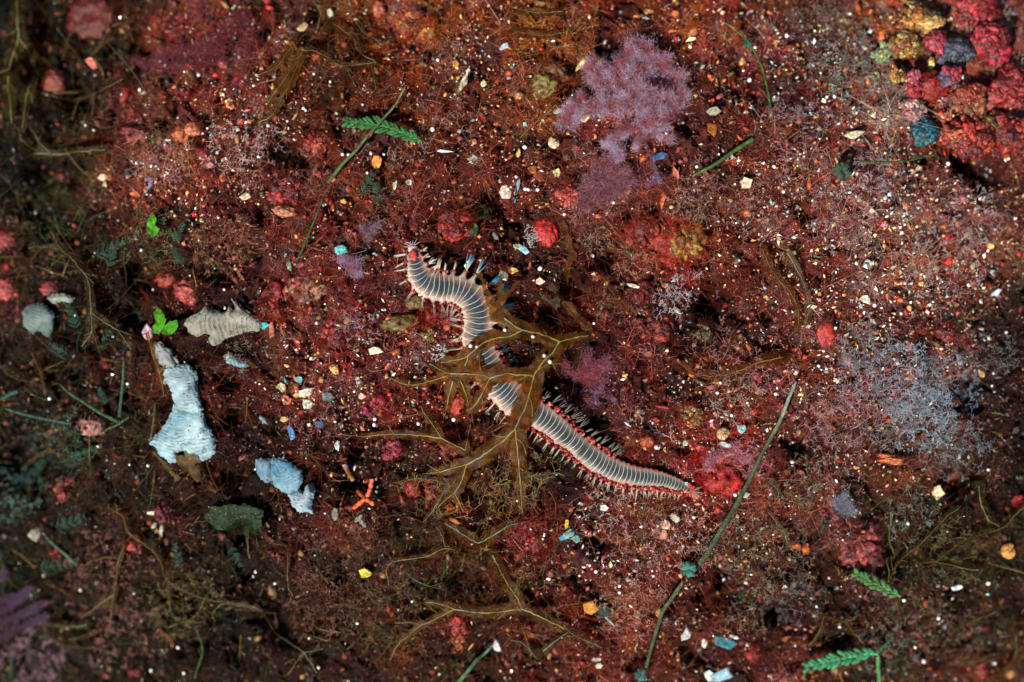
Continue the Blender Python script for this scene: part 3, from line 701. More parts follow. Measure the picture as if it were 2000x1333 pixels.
WIDE, LIFT = 1.04, 0.8
BROWN = (100, 66, 18)
def frond(branches, label, cat="brown seaweed", group=None, col=(84, 54, 20), ribcol=(164, 138, 40), tipcol=(150, 170, 150), name="brown_algae_frond", step=2.6, mat=None, ribw=2.1, ribs=True):
    """branches: list of lists of (px, py, half width, lift mm); each becomes blade + midrib"""
    br = [smooth_line([(q[0], q[1], q[2] * WIDE, q[3] * LIFT) for q in b], step=4.0) for b in branches]
    seed = R.randrange(10000)
    A_, B_ = [], []
    for b in br: A_.append(b[:-1]); B_.append(b[1:])
    A_ = np.concatenate(A_); B_ = np.concatenate(B_)
    mxw = max(A_[:, 2].max(), 4) * 1.4
    bb = (A_[:, 0].min() - mxw, A_[:, 0].max() + mxw, A_[:, 1].min() - mxw, A_[:, 1].max() + mxw)
    if ribs and mxw > 8:
        extra = []
        for b in list(br):
            for _ in range(int(len(b) / 16)):
                i_ = R.randrange(2, max(3, len(b) - 2)); t_ = b[min(i_ + 1, len(b) - 1), :2] - b[i_ - 1, :2]; a_ = math.atan2(t_[1], t_[0]) + R.choice((-1, 1)) * R.uniform(.5, .95)
                l_ = b[i_, 2] * R.uniform(1.7, 2.6); x_, y_ = b[i_, :2]
                extra.append(smooth_line([(x_, y_, b[i_, 2] * .35, b[i_, 3]), (x_ + math.cos(a_) * l_ * .5, y_ + math.sin(a_) * l_ * .5, b[i_, 2] * .3, b[i_, 3]), (x_ + math.cos(a_ + .2) * l_, y_ + math.sin(a_ + .2) * l_, b[i_, 2] * .15, b[i_, 3] * .8)], step=4.0))
        br = br + extra
        for b in extra: A_ = np.concatenate([A_, b[:-1]]); B_ = np.concatenate([B_, b[1:]])
    def near(X, Y):
        shp = X.shape; x = X.ravel(); y = Y.ravel()
        best = np.full(len(x), 1e9); bz = np.zeros(len(x)); bd = np.zeros(len(x))
        for k in range(len(A_)):
            a, b = A_[k], B_[k]
            r = max(a[2], b[2]) * 1.5 + 8
            m = (x > min(a[0], b[0]) - r) & (x < max(a[0], b[0]) + r) & (y > min(a[1], b[1]) - r) & (y < max(a[1], b[1]) + r)
            if not m.any(): continue
            xs, ys = x[m], y[m]; dx, dy = b[0] - a[0], b[1] - a[1]; l2 = dx * dx + dy * dy + 1e-9
            t = np.clip(((xs - a[0]) * dx + (ys - a[1]) * dy) / l2, 0, 1)
            d = np.hypot(xs - a[0] - t * dx, ys - a[1] - t * dy)
            w_ = a[2] + t * (b[2] - a[2]); s = d - w_
            bm_ = best[m]; up = s < bm_
            bm_[up] = s[up]; best[m] = bm_
            q = bz[m]; q[up] = (a[3] + t * (b[3] - a[3]))[up]; bz[m] = q
            q = bd[m]; q[up] = (d / np.maximum(w_, 1))[up]; bd[m] = q
        best = np.where(best > 1e8, 50, best)
        return best.reshape(shp), bz.reshape(shp), bd.reshape(shp)
    def sdf(X, Y):
        s, _, _ = near(X, Y)
        return s + 2.8 * vnoise(X / 12, Y / 12, seed) + 1.7 * vnoise(X / 5, Y / 5, seed + 1) + 3.5 * np.maximum(vnoise(X / 8, Y / 8, seed + 11) - .35, 0) * 2
    def zf(x, y, s):
        _, z, d = near(x, y)
        return z + 1.5 * np.minimum(d, 1.3) ** 2 * vnoise(x / 20, y / 20, seed + 3) + 0.6 * np.minimum(d, 1.2) * vnoise(x / 8, y / 8, seed + 4)
    def cf(x, y, s):
        _, z, d = near(x, y)
        c = lin(col)[None] * (1 + 0.25 * vnoise(x / 18, y / 18, seed + 5) + 0.15 * vnoise(x / 5, y / 5, seed + 6))[:, None]
        return c * (1 + 0.25 * np.clip(d, 0, 1.2)[:, None] ** 3)
    P, F, C = sheet(sdf, bb, step, zf, cf)
    c0 = P.mean(0); root = empty(name, (c0[0], c0[1], P[:, 2].min()), label, cat, group)
    part("blade", P, F, C, mat or M_VEIL, root)
    if ribs:
        for b in br:
            if len(b) < 4: continue
            l = len(b)
            zz = b[:, 3] + 0.35
            P2 = W(b[:, 0] + 1.2 * vnoise(b[:, 0] / 9, b[:, 1] / 9, seed + 8), b[:, 1] + 1.2 * vnoise(b[:, 0] / 9, b[:, 1] / 9, seed + 9), zz)
            r = ribw * S * 0.5 * np.clip(b[:, 2] / 12, 0.35, 1.15) * (1 + .25 * vnoise(b[:, 0] / 7, b[:, 1] / 7, seed + 21))
            V_, F_ = tube(P2, r, 6, 0.7)
            t = np.linspace(0, 1, l)[:, None]
            cc = lin(ribcol)[None] * (1 - t ** 3) + lin(tipcol)[None] * t ** 3 if tipcol else np.tile(lin(ribcol), (l, 1))
            cc = cc * (.8 + .35 * vnoise(b[:, 0] / 15, b[:, 1] / 15, seed + 31))[:, None]
            part("midrib", V_, F_, np.repeat(cc, 6, 0), M_RIB, root)
    return root
def bz(s, w=14, z=6, w1=None, z1=None):
    """'x,y x,y ...' -> branch with width tapering w -> w1 and lift z -> z1"""
    p = [tuple(float(v) for v in q.split(",")) for q in s.split()]
    w1 = w * 0.45 if w1 is None else w1; z1 = z if z1 is None else z1; m = len(p) - 1
    return [(x, y, w + (w1 - w) * i / m, z + (z1 - z) * i / m) for i, (x, y) in enumerate(p)]

frond([bz("1043,735 1060,708 1080,688 1093,668", 18, 17, 16, 15), bz("1093,668 1112,662 1150,655", 18, 15, 5, 9), bz("1093,668 1060,654 1020,645", 18, 15, 17, 17),
       bz("1020,645 1002,635 985,622", 15, 17, 16, 17), bz("1020,645 1000,655 960,664 935,676 914,696", 14, 17, 14, 15), bz("914,696 895,702 862,709", 15, 15, 7, 11), bz("914,696 909,716", 14, 15, 12, 15),
       bz("1043,735 1015,733 985,731 957,738", 14, 17, 15, 17), bz("957,738 935,732 900,731 882,731", 15, 17, 15, 14), bz("882,731 862,724 840,712", 13, 14, 6, 9),
       bz("957,738 945,762 932,785 918,800", 12, 17, 8, 11), bz("885,745 876,775 872,800", 14, 13, 5, 8), bz("900,745 912,775 915,800", 13, 14, 4, 8), bz("882,731 850,742 800,752 755,735", 9, 12, 3, 6),
       bz("1043,735 1036,765 1024,800 1006,838", 20, 17, 22, 16), bz("1006,838 985,860 960,878 930,898 911,908", 19, 16, 15, 11), bz("911,908 890,912 860,923", 14, 11, 10, 8), bz("860,923 846,915 834,907", 6, 8, 2.5, 8), bz("860,923 848,924 838,926", 6, 8, 2.5, 8),
       bz("911,908 905,930 897,950 888,963", 13, 11, 10, 9), bz("888,963 872,975 856,990", 8, 9, 3, 8), bz("888,963 896,980 905,1000", 8, 9, 4, 7),
       bz("1006,838 1010,870 1013,905 1016,940", 22, 16, 14, 9), bz("1016,940 1018,970 1020,1002", 12, 9, 5, 6), bz("1016,915 1022,920", 12, 11, 6, 11), bz("1075,705 1085,720 1096,740", 8, 15, 4, 12)],
      "large translucent olive brown seaweed frond with yellow midribs draped over the middle of the fireworm", col=BROWN, mat=M_BLADE)
frond([bz("968,618 962,600 950,570 939,537", 12, 17, 3.5, 17), bz("964,602 980,585 1000,565 1014,552", 10, 17, 3, 16), bz("972,594 976,575 977,552", 7, 17, 5, 16)],
      "small plain brown three fingered algae blade standing beside the blue bristles of the fireworm", ribs=False, col=(112, 78, 40), mat=M_BLADE)
frond([bz("910,880 885,868 861,856", 13, 9, 12, 9), bz("861,856 820,851 780,848 740,850 705,853 662,849", 12, 9, 4, 6), bz("861,856 845,830 830,808 822,795", 9, 9, 4, 7), bz("910,880 914,850 919,830", 7, 9, 4, 8)],
      "thin brown seaweed frond reaching left from below the worm towards the small blue chips")
frond([bz("895,935 870,960 840,1005", 14, 7, 5, 6), bz("880,950 860,940 815,935 780,945", 11, 7, 3, 6), bz("840,1005 828,1020", 5, 6, 2, 5), bz("855,985 862,1008", 5, 6, 2, 5)],
      "pale edged brown frond tip pointing down left under the big central seaweed", col=(84, 58, 34), ribcol=(110, 104, 84))
frond([bz("935,1062 905,1045 872,1023", 14, 8, 8, 8), bz("935,1062 965,1045 988,1030 1012,1022", 14, 8, 8, 8), bz("985,1035 992,1022 1000,1018", 5, 8, 3, 8)],
      "fork tipped brown seaweed with pale blue grey midribs below the central frond", ribcol=(130, 140, 110), tipcol=(150, 170, 168))
frond([bz("1110,1233 1070,1212 1020,1190", 12, 7, 13, 8), bz("1020,1190 1005,1160 985,1130 962,1085", 13, 8, 12, 8), bz("1020,1190 985,1194 950,1198 920,1195 887,1190", 13, 8, 12, 8), bz("887,1190 860,1180 830,1177", 10, 8, 5, 7),
       bz("887,1190 850,1210 820,1222", 10, 8, 9, 7), bz("820,1222 800,1240 775,1262 763,1290", 9, 7, 4, 6), bz("820,1222 800,1216 770,1218", 7, 7, 3, 6)],
      "long branching brown seaweed at the bottom, its yellow midribs meeting in a wide fork")
frond([bz("908,1082 870,1072 835,1088 800,1092 768,1097", 8, 7, 7, 7), bz("768,1097 755,1112 760,1146", 6, 7, 3, 6), bz("908,1082 900,1110 885,1122 870,1165", 8, 7, 4, 6), bz("885,1122 860,1140 820,1150", 5, 7, 2, 5), bz("870,1072 862,1045 852,1030", 4, 7, 2, 6)],
      "slender brown seaweed with a hooked left tip over the dark hollow at the bottom", col=(66, 46, 20))
frond([bz("33,-40 33,0 34,45 37,75", 14, 18, 15, 18), bz("37,75 26,108 17,135", 13, 18, 12, 17), bz("37,75 58,105 68,135", 13, 18, 12, 17), bz("68,135 82,147", 8, 17, 5, 16), bz("68,135 52,190 44,250", 12, 17, 8, 14), bz("15,150 18,185 23,240", 12, 17, 8, 14), bz("17,135 -10,145 -40,150", 9, 17, 6, 15)],
      "tall out of focus olive seaweed hanging in the top left corner", col=(58, 52, 20), ribcol=(150, 140, 74))
frond([bz("205,292 150,297 110,302 72,300", 9, 12, 9, 12), bz("72,300 62,303 54,306", 8, 12, 3, 12), bz("98,300 78,280 60,250", 9, 12, 4, 12), bz("75,296 55,285 38,270", 5, 12, 2, 12)],
      "horizontal olive frond ending in a pale fork left of the orange lobes", col=(52, 48, 20), ribcol=(130, 130, 80))
frond([bz("240,155 190,180 145,196 80,182", 7, 10, 3, 9), bz("160,125 140,95 110,55", 6, 10, 3, 9)], "thin dim brown strand lying over the dark top left hollow", col=(60, 46, 26), ribcol=(116, 104, 60))
frond([bz("100,452 118,485 145,512 172,550 178,610", 5, 10, 9, 11), bz("178,610 178,650 160,676", 10, 11, 5, 9), bz("178,645 186,665 196,690", 7, 10, 4, 9), bz("178,610 205,630 230,645", 9, 11, 10, 11), bz("230,645 250,652 272,660", 9, 11, 4, 10), bz("230,645 245,665 256,682", 9, 11, 5, 10), bz("120,487 90,483 55,484", 4, 9, 3, 8)],
      "olive seaweed with four pale forked tips beside the bright green leaflets", col=(58, 48, 28), ribcol=(132, 124, 76))
frond([bz("62,690 80,730 88,770", 6, 8, 5, 8), bz("88,770 70,750 20,735 -20,690", 5, 8, 3, 8)], "short brown strand at the left edge above the green blades", col=(56, 40, 22), ribcol=(110, 92, 50))
frond([bz("288,650 300,700 312,730 320,775", 4, 9, 4, 8), bz("312,728 325,712", 4, 8, 2, 8)], "narrow brown strand curving along the left edge of the white fan", col=(86, 62, 28))
frond([bz("420,960 385,930 360,905", 3, 10, 13, 12), bz("365,912 352,895", 12, 12, 9, 12)], "brown paddle shaped blade lying on the lower notch of the white fan", col=(104, 92, 56), ribs=False)
frond([bz("345,935 320,905 300,885", 3, 7, 4, 7), bz("345,935 352,925 375,918", 3, 7, 2, 7)], "thin olive strand curling under the white fan", col=(100, 90, 50), ribcol=(120, 110, 60))
frond([bz("241,1070 229,1100 228,1125 222,1160 216,1216", 5, 9, 4, 8), bz("222,1162 190,1185 160,1206", 9, 9, 3, 8), bz("229,1090 190,1092 150,1115", 4, 9, 2, 7)], "pale ribbed olive strand in the lower left, standing upright with one side branch", col=(76, 60, 36), ribcol=(150, 138, 84))
frond([bz("210,990 240,1010 250,1040 290,1070 312,1095 330,1138 400,1170 500,1188 540,1238 592,1275 618,1315", 5, 8, 6, 8), bz("592,1275 575,1300 560,1320", 5, 8, 2, 7), bz("592,1275 630,1268", 5, 8, 2, 7), bz("330,1138 332,1200", 4, 8, 2, 6), bz("400,1170 380,1205 330,1225", 7, 8, 3, 7), bz("500,1188 440,1180 420,1190", 8, 8, 5, 7)],
      "very long brown strand winding from the lower left corner to the bottom edge", col=(52, 38, 18), ribcol=(120, 104, 48))
frond([bz("20,1245 40,1225 85,1220 140,1225 170,1222", 4, 9, 5, 8), bz("85,1222 95,1245 130,1262 190,1268 230,1282", 5, 9, 4, 8), bz("200,1230 170,1240 135,1250", 5, 9, 3, 8)], "dim olive strand crossing the pink turf in the bottom left corner", col=(50, 42, 20), ribcol=(110, 104, 50))
frond([bz("510,1040 535,1062 560,1072 562,1140 572,1165", 3, 7, 3, 7), bz("595,1200 620,1228 665,1236", 5, 7, 4, 7), bz("600,1240 640,1252", 5, 6, 3, 6)], "thin brown threads right of the dark green leaf", col=(56, 44, 22), ribcol=(110, 104, 66))
frond([bz("640,112 658,124 672,129 700,127 735,122", 7, 9, 6, 8), bz("735,122 750,134 765,146", 6, 8, 4, 8), bz("672,129 685,150 695,170", 5, 8, 3, 7), bz("725,124 730,150 734,176", 5, 8, 3, 8), bz("694,44 708,62 725,72 742,84", 6, 9, 4, 8), bz("640,112 615,100 590,98", 8, 9, 6, 8), bz("650,45 690,75 700,100 735,122", 10, 9, 7, 8)],
      "brown seaweed with hooked pale tips near the top, above the green feather frond", col=(66, 48, 20), ribcol=(112, 98, 52), tipcol=(150, 160, 130))
frond([bz("590,105 570,135 545,170 520,205", 12, 8, 7, 7), bz("585,120 560,175 530,225 505,240", 9, 8, 6, 7), bz("570,90 540,130 500,150", 9, 8, 5, 7)], "ochre brown streaming blades left of the hooked seaweed at the top", col=(104, 74, 32), ribcol=(124, 96, 44))
frond([bz("1100,440 1110,470 1116,500 1108,530 1102,565 1108,595 1122,615 1145,638", 8, 9, 7, 8)], "plain brown strap curving down right of the smooth red heart shaped lobe", col=(98, 62, 28), ribs=False)
frond([bz("1530,698 1490,706 1450,722 1420,732 1385,735 1355,728 1330,712", 15, 8, 4, 7)], "curved orange brown blade with a yellow midrib, right of centre", col=(88, 52, 24), ribcol=(150, 112, 42), tipcol=None)
frond([bz("1490,488 1503,520 1520,545 1548,578 1560,612", 10, 8, 6, 8), bz("1560,612 1558,640 1540,660", 6, 8, 3, 7)], "brown bladed strand bending down left of the grey tipped one", col=(92, 58, 30), ribcol=(130, 100, 50), tipcol=None)
frond([bz("1575,630 1580,600 1574,565 1556,525 1538,496", 6, 8, 7, 10)], "grey tipped olive strand bending up to a white dot, above the flat red flake", col=(88, 80, 58), ribcol=(120, 120, 84), tipcol=(170, 180, 170))
frond([bz("1120,480 1090,470", 5, 8, 3, 8), bz("1150,500 1175,535 1190,565 1215,600 1235,615", 4, 8, 3, 7), bz("1190,485 1225,495", 5, 8, 3, 8)], "thin rusty stalk crossing the turf right of the brown strap", col=(100, 66, 34), ribcol=(112, 70, 34), tipcol=None)
frond([bz("1735,1135 1760,1095 1790,1070 1820,1040 1850,1010 1880,985 1893,945", 4, 11, 6, 12), bz("1790,1102 1820,1098 1850,1102 1890,1112 1912,1114", 4, 11, 9, 11), bz("1820,1105 1845,1085 1875,1060 1905,1048 1960,1030 1990,1000 2030,975", 4, 11, 7, 12), bz("1820,1065 1850,1055 1880,1050", 4, 11, 3, 11), bz("1745,1120 1738,1060 1740,1000", 2, 10, 2, 10)],
      "spreading olive seaweed fanning up to the right edge from the lower right", col=(54, 46, 24), ribcol=(120, 112, 56))
frond([bz("1912,950 1914,975 1922,1000 1932,1018", 12, 11, 12, 11), bz("1932,1018 1955,1030", 9, 11, 5, 11)], "short dark olive blade near the right edge above the spreading seaweed", col=(44, 42, 24), ribcol=(120, 112, 52))
frond([bz("1610,1205 1630,1210 1650,1216 1680,1200", 5, 9, 3, 9), bz("1610,1205 1600,1235 1580,1262", 8, 9, 3, 8), bz("1650,1216 1670,1240 1700,1270", 6, 9, 3, 8)], "olive yellow branching blades above the lower feather frond", col=(74, 58, 24), ribcol=(116, 96, 40))
frond([bz("1840,1265 1860,1235 1900,1215 1945,1195", 4, 9, 4, 8), bz("1940,1330 1980,1290 1985,1240", 5, 9, 4, 8)], "dim brown strands in the bottom right corner", col=(70, 52, 28), ribcol=(120, 90, 40))
frond([bz("1500,940 1520,960 1510,985", 7, 8, 4, 8), bz("1500,1000 1530,1040 1540,1070", 6, 8, 4, 8)], "short grey green blades between the long green stalk and the red mound", col=(76, 74, 50), ribcol=(110, 112, 84))
frond([bz("1000,15 1050,25 1100,22", 9, 7, 5, 7), bz("1005,60 1060,70 1110,62", 8, 7, 4, 7)], "golden brown blades lying near the top edge left of the pink algae", col=(96, 66, 24), ribcol=(120, 88, 36))
frond([bz("1085,205 1065,225 1040,245 1015,270", 6, 7, 4, 7)], "golden brown narrow blade below the yellow green disc", col=(104, 78, 34), ribcol=(140, 110, 50))
frond([bz("1175,1265 1120,1240 1100,1222", 5, 8, 4, 8), bz("1062,1272 1082,1255 1108,1236", 7, 8, 4, 8), bz("1000,1250 1025,1260 1050,1290", 5, 7, 3, 7), bz("990,1238 1000,1245", 5, 7, 3, 7)], "pale sided grey brown blades at the bottom end of the long branching seaweed", col=(66, 56, 30), ribcol=(150, 160, 130))
frond([bz("1092,598 1088,575 1072,560", 4, 8, 3, 9), bz("1088,590 1088,578 1090,574", 4, 8, 3, 8), bz("1078,592 1062,583 1055,575", 5, 8, 3, 9), bz("1080,592 1086,580 1090,575", 4, 8, 3, 9), bz("1092,650 1092,620 1080,592", 3, 8, 3, 8)], "small grey green forked stalk between the worm and the brown strap", col=(96, 104, 84), ribs=False)
frond([bz("1080,930 1060,938 1040,932 1030,928", 9, 6, 6, 6), bz("1040,932 1085,925 1100,930", 7, 6, 3, 6)], "short greyish blade below the left end of the worm's tail", col=(72, 60, 40), ribcol=(116, 104, 66))
frond([bz("1190,480 1210,492 1232,500", 5, 8, 4, 8)], "small olive blade left of the dark red sponge", col=(104, 100, 76), ribs=False)
frond([bz("448,690 475,700 500,720", 3, 6, 2, 6)], "tiny brown thread under the ribbed white chip", col=(90, 70, 40), ribs=False)

# ================================================================ long green blades and stalks
def stalk(pts, w0, w1, label, col=(70, 96, 60), tip=(120, 150, 120), z=9, cat="green stalk", name="green_stalk", knots=(), flat=0.5, group=None):
    p = smooth_line([(x, y) for x, y in pts], step=5.0); m = len(p)
    zz = np.full(m, float(z)) + 1.2 * np.sin(np.linspace(0, 5, m))
    P = W(p[:, 0], p[:, 1], zz)
    for _ in range(30): P[1:-1, 2] = (P[:-2, 2] + 2 * P[1:-1, 2] + P[2:, 2]) / 4
    t = np.linspace(0, 1, m); w = (w0 + (w1 - w0) * t)
    w[:3] *= np.array([0.35, 0.7, 0.9]); w = w * (1 + 0.08 * np.array([vnoise(np.array([k / 2.2]), np.array([z * 3.1]), 5)[0] for k in range(m)]))
    V_, F_ = tube(P, w * S * .5, 8, flat)
    cc = lin(tip)[None] * np.clip(1 - t * 3.5, 0, 1)[:, None] + lin(col)[None] * (1 - np.clip(1 - t * 3.5, 0, 1))[:, None]
    cc = cc * (1 + 0.18 * np.sin(t * 40 + z))[:, None]
    mid = P[m // 2]; root = empty(name, (mid[0], mid[1], mid[2] - 0.001), label, cat, group)
    part("stem", V_, F_, np.repeat(cc, 8, 0), M_GREEN, root)
    for (kx, ky, kr, kn, kc) in knots:     # bud clusters on the stalk
        b0 = W(kx, ky, z + 0.5); G = Acc()
        for q in range(kn):
            a = q * 6.283 / kn + R.uniform(-.3, .3)
            v = ico(2)[0] * np.array([0.55, 0.38, 0.3]) * kr * S; ca, sa = math.cos(a), math.sin(a)
            v = v @ np.array([[ca, sa, 0], [-sa, ca, 0], [0, 0, 1]]) + b0 + np.array([ca, sa, R.uniform(0, .4)]) * kr * S * 0.5
            G.add(v, ico(2)[1], lin(kc) * R.uniform(.6, 1.5))
        part("bud_cluster", *G.get(), M_GREEN, root)
    return root
stalk([(1555,746),(1543,774),(1523,823),(1486,891),(1454,957),(1408,1036),(1375,1090),(1345,1118)], 6, 12, "long straight green stalk running down left past the worm's tail", (70, 82, 54), (170, 190, 170), knots=[(1345,1112,16,8,(60,110,100))])
stalk([(1335,1135),(1315,1165),(1295,1195),(1283,1230),(1270,1275),(1262,1305)], 8, 7, "lower green stalk continuing towards the bottom edge with a teal bud cluster", (68, 82, 52), (90, 104, 76), knots=[(1252,1318,14,7,(56,96,84))])
stalk([(791,170),(782,188),(770,208),(745,236),(720,264),(695,294),(672,318),(650,345),(641,358)], 3, 8, "olive green stalk with a pointed tip crossing the feather frond", (84, 104, 66), (130, 140, 90), z=11)
stalk([(634,378),(628,395),(616,425),(604,455),(592,485),(582,506)], 4, 4, "thin green stalk continuing below the pointed one, left of the worm's head", (66, 84, 48), (80, 90, 56), z=7)
stalk([(1352,345),(1372,334),(1395,322),(1420,305),(1445,288),(1470,272)], 5, 8, "bright green blade right of the pink algae, with fuzzy grey upper end", (72, 108, 52), (90, 130, 60), z=8)
stalk([(1410,42),(1430,54),(1452,72),(1468,92),(1482,118),(1492,145),(1500,180),(1505,210)], 3, 5, "thin arched green strand in the upper right, with a small teal knot", (62, 92, 44), (110, 130, 70), z=9, knots=[(1460,86,9,5,(40,90,70))])
stalk([(1420,80),(1432,72),(1446,58)], 2, 3, "tiny yellow green twig branching near the thin arched strand", (120, 120, 50), (140, 130, 60), z=9)
stalk([(1868,308),(1840,303),(1800,308),(1755,316),(1710,318),(1678,316)], 4, 5, "green strand lying across the right under the red coralline heap", (70, 84, 44), (60, 70, 40), z=10, knots=[(1645,335,18,9,(56,80,60))])
stalk([(966,1252),(950,1270),(930,1293),(905,1322),(885,1345)], 5, 10, "short green stalk leaving the picture at the bottom edge", (70, 100, 70), (90, 110, 80), z=9)
stalk([(116,750),(135,768),(160,784),(195,806),(235,826)], 5, 8, "dark green blade slanting towards the pale pink mound at the left", (50, 78, 50), (60, 80, 50), z=11)
stalk([(242,700),(240,740),(237,780),(233,815)], 5, 7, "upright dark green blade left of the white fan", (50, 82, 64), (60, 84, 60), z=11)
stalk([(10,798),(40,808),(85,818),(140,828)], 6, 6, "nearly level dark green blade at the left edge", (46, 76, 62), (50, 80, 66), z=11)
stalk([(0,782),(15,772),(34,765)], 8, 8, "teal green blade end at the left edge", (40, 90, 74), (40, 90, 74), z=11)
stalk([(205,840),(225,832),(252,815)], 6, 5, "short green blade end beside the pale pink mound", (56, 84, 46), (60, 84, 50), z=11)
stalk([(88,1048),(108,1068),(128,1084),(148,1102)], 7, 6, "grey green blade in the dim lower left", (76, 94, 66), (66, 84, 60), z=11)
stalk([(378,1222),(391,1250),(395,1275),(388,1300),(380,1325)], 3, 3, "thin bright green thread in the bottom left quarter", (46, 84, 40), (46, 84, 40), z=9)
stalk([(303,788),(300,815),(297,840),(292,865)], 4, 3, "thin green thread touching the left lobe of the white fan", (76, 84, 46), (90, 96, 60), z=9)
stalk([(1745,995),(1739,1050),(1737,1100),(1736,1145)], 3, 3, "thin upright olive thread right of the pink fuzzy mound", (80, 84, 40), (80, 84, 40), z=12)
stalk([(985,345),(998,352),(1000,372),(1001,398),(1002,430)], 2, 3, "thin dark rusty stem crossing the cream scallop piece", (96, 30, 22), (96, 30, 22), z=8, cat="red stem", name="red_algae_stalk")
stalk([(20,1330),(22,1290),(25,1262)], 8, 6, "dim green blade rising from the bottom left corner", (36, 60, 42), (36, 60, 42), z=10)

# ================================================================ feather fronds
def feather(spine, n, L, lw, label, col=(52, 110, 56), z=9, l_end=0.5, tipdark=False):
    p = smooth_line([(x, y) for x, y in spine], step=3.0); m = len(p)
    P = W(p[:, 0], p[:, 1], np.full(m, float(z)))
    for _ in range(20): P[1:-1, 2] = (P[:-2, 2] + 2 * P[1:-1, 2] + P[2:, 2]) / 4
    mid = P[m // 2]; root = empty("feather_algae", (mid[0], mid[1], mid[2] - 0.002), label, "green seaweed", "green feather fronds")
    t = np.linspace(0, 1, m)
    V_, F_ = tube(P, (2.6 - 1.2 * t) * S, 8, 0.8); part("stem", V_, F_, lin(tuple(min(255, c * 1.25) for c in col)), M_GREEN, root)
    for k in range(n):
        q = (k + 0.7) / n * (m - 2); i0 = int(q); tt = unit(P[min(i0 + 1, m - 1)] - P[max(i0 - 1, 0)])
        sdv = np.cross(tt, [0, 0, 1.0])
        l = L * S * (math.sin(min(1, 0.3 + (k + 0.5) / n * 0.9) * math.pi * 0.62) if not tipdark else 1) * (1 - (1 - l_end) * (k / n) ** 2)
        for s in (1, -1):
            if R.random() < .06: continue
            d = unit(sdv * s * R.uniform(.55, .9) + tt * R.uniform(.62, .8) + np.array([0, 0, 0.12]))
            tq = np.linspace(0, 1, 9)[:, None]
            Q = P[i0] + d * l * R.uniform(.65, 1.12) * tq + np.array([0, 0, -0.0008]) * tq ** 2 + tt * 0.0012 * tq ** 2 * L / 22
            r = lw * S * 0.5 * np.interp(tq[:, 0], [0, 0.15, .7, .92, 1], [0.45, 0.8, 1.1, 0.95, 0.25])
            V_, F_ = tube(Q, r, 7, 0.8)
            part("leaflet", V_, F_, lin(col) * R.uniform(.7, 1.25), M_GREEN, root)
    return root
feather([(822,276),(800,266),(775,255),(750,247),(725,243),(700,240),(674,238)], 15, 25, 7.0, "green feather frond in sharp focus above the worm's head, crossed by an olive stalk")
feather([(1715,1278),(1690,1278),(1665,1283),(1630,1290),(1600,1297),(1572,1303)], 13, 26, 8.5, "blurred green feather frond at the bottom right edge", (66, 140, 96), 13)
feather([(1758,1165),(1735,1153),(1712,1142),(1690,1130),(1668,1118)], 8, 22, 8.5, "smaller green feather frond with rounded leaflets, beside the pink fuzzy mound", (74, 120, 70), 12)
stalk([(1716,1280),(1716,1300),(1717,1335)], 8, 8, "pale green foot stem under the bottom right feather frond", (76, 140, 84), (76, 140, 84), z=11)
stalk([(1716,1278),(1728,1262),(1745,1245)], 5, 4, "green runner leading up from the bottom right feather frond", (60, 96, 56), (60, 96, 56), z=11)

def dark_feather(cx, cy, ang, L, n, label, col=(46, 78, 62), z=6):
    a = math.radians(ang); p = [(cx + math.cos(a) * L * t, cy - math.sin(a) * L * t) for t in (0, .5, 1)]
    sp = smooth_line(p, step=4.0); m = len(sp); P = W(sp[:, 0], sp[:, 1], np.full(m, float(z)))
    G = Acc(); v, f = tube(P, 1.0 * S, 4); G.add(v, f, lin(col))
    for k in range(n):
        i0 = int((k + .5) / n * (m - 1)); tt = unit(P[min(i0 + 1, m - 1)] - P[max(i0 - 1, 0)]); sdv = np.cross(tt, [0, 0, 1.0])
        for s in (1, -1):
            d = unit(sdv * s + tt * .8); tq = np.linspace(0, 1, 4)[:, None]; Q = P[i0] + d * L * .33 * S * (1 - .6 * k / n) * tq
            v, f = tube(Q, 1.4 * S * np.array([.7, 1, 1, .5]), 4); G.add(v, f, lin(col) * R.uniform(.6, 1.5))
    V_, F_, C_ = G.get(); o = mesh_np("dark_feather_algae", V_, F_, C_, M_GREEN); recentre(o, P[0])
    return tag(o, label, "green seaweed", "dark blue green feather algae")
for (a_, b_, c_, d_, e_, lb) in [(255,590,-60,44,8,"just below the dark hollow beside the olive seaweed"),(190,500,30,60,9,"right of the long olive strand at the left"),(215,520,80,44,8,"uppermost of the group beside the olive strand"),
        (355,515,120,36,8,"above the grey ragged fan"),(340,470,60,40,8,"beside the upper bright green leaflet"),(150,640,110,50,9,"hanging left of the forked olive tips"),(195,680,60,56,10,"under the forked olive tips"),
        (130,690,150,40,7,"left of the forked olive tips, lowest"),(205,790,110,36,8,"above the short green blade end"),(740,400,100,44,9,"in the middle left of the smooth grey lilac tuft"),(705,380,60,50,9,"under the orange teardrop"),
        (140,900,30,50,9,"in the dark lower left, upper one"),(60,940,60,50,9,"at the dark left edge"),(110,1030,20,60,10,"over the dark lower left hollow"),(80,1110,10,70,10,"above the purple bush at the left edge"),
        (350,1110,100,50,8,"below the dark green leaf, left side"),(450,1070,-60,44,8,"just below the dark green leaf"),(385,890,40,50,8,"right below the white fan"),(1440,1190,70,40,7,"in the dim lower right"),(1590,1060,60,50,8,"left of the pink fuzzy mound")]:
    dark_feather(a_, b_, c_, d_, e_, "dark teal feathery alga " + lb)

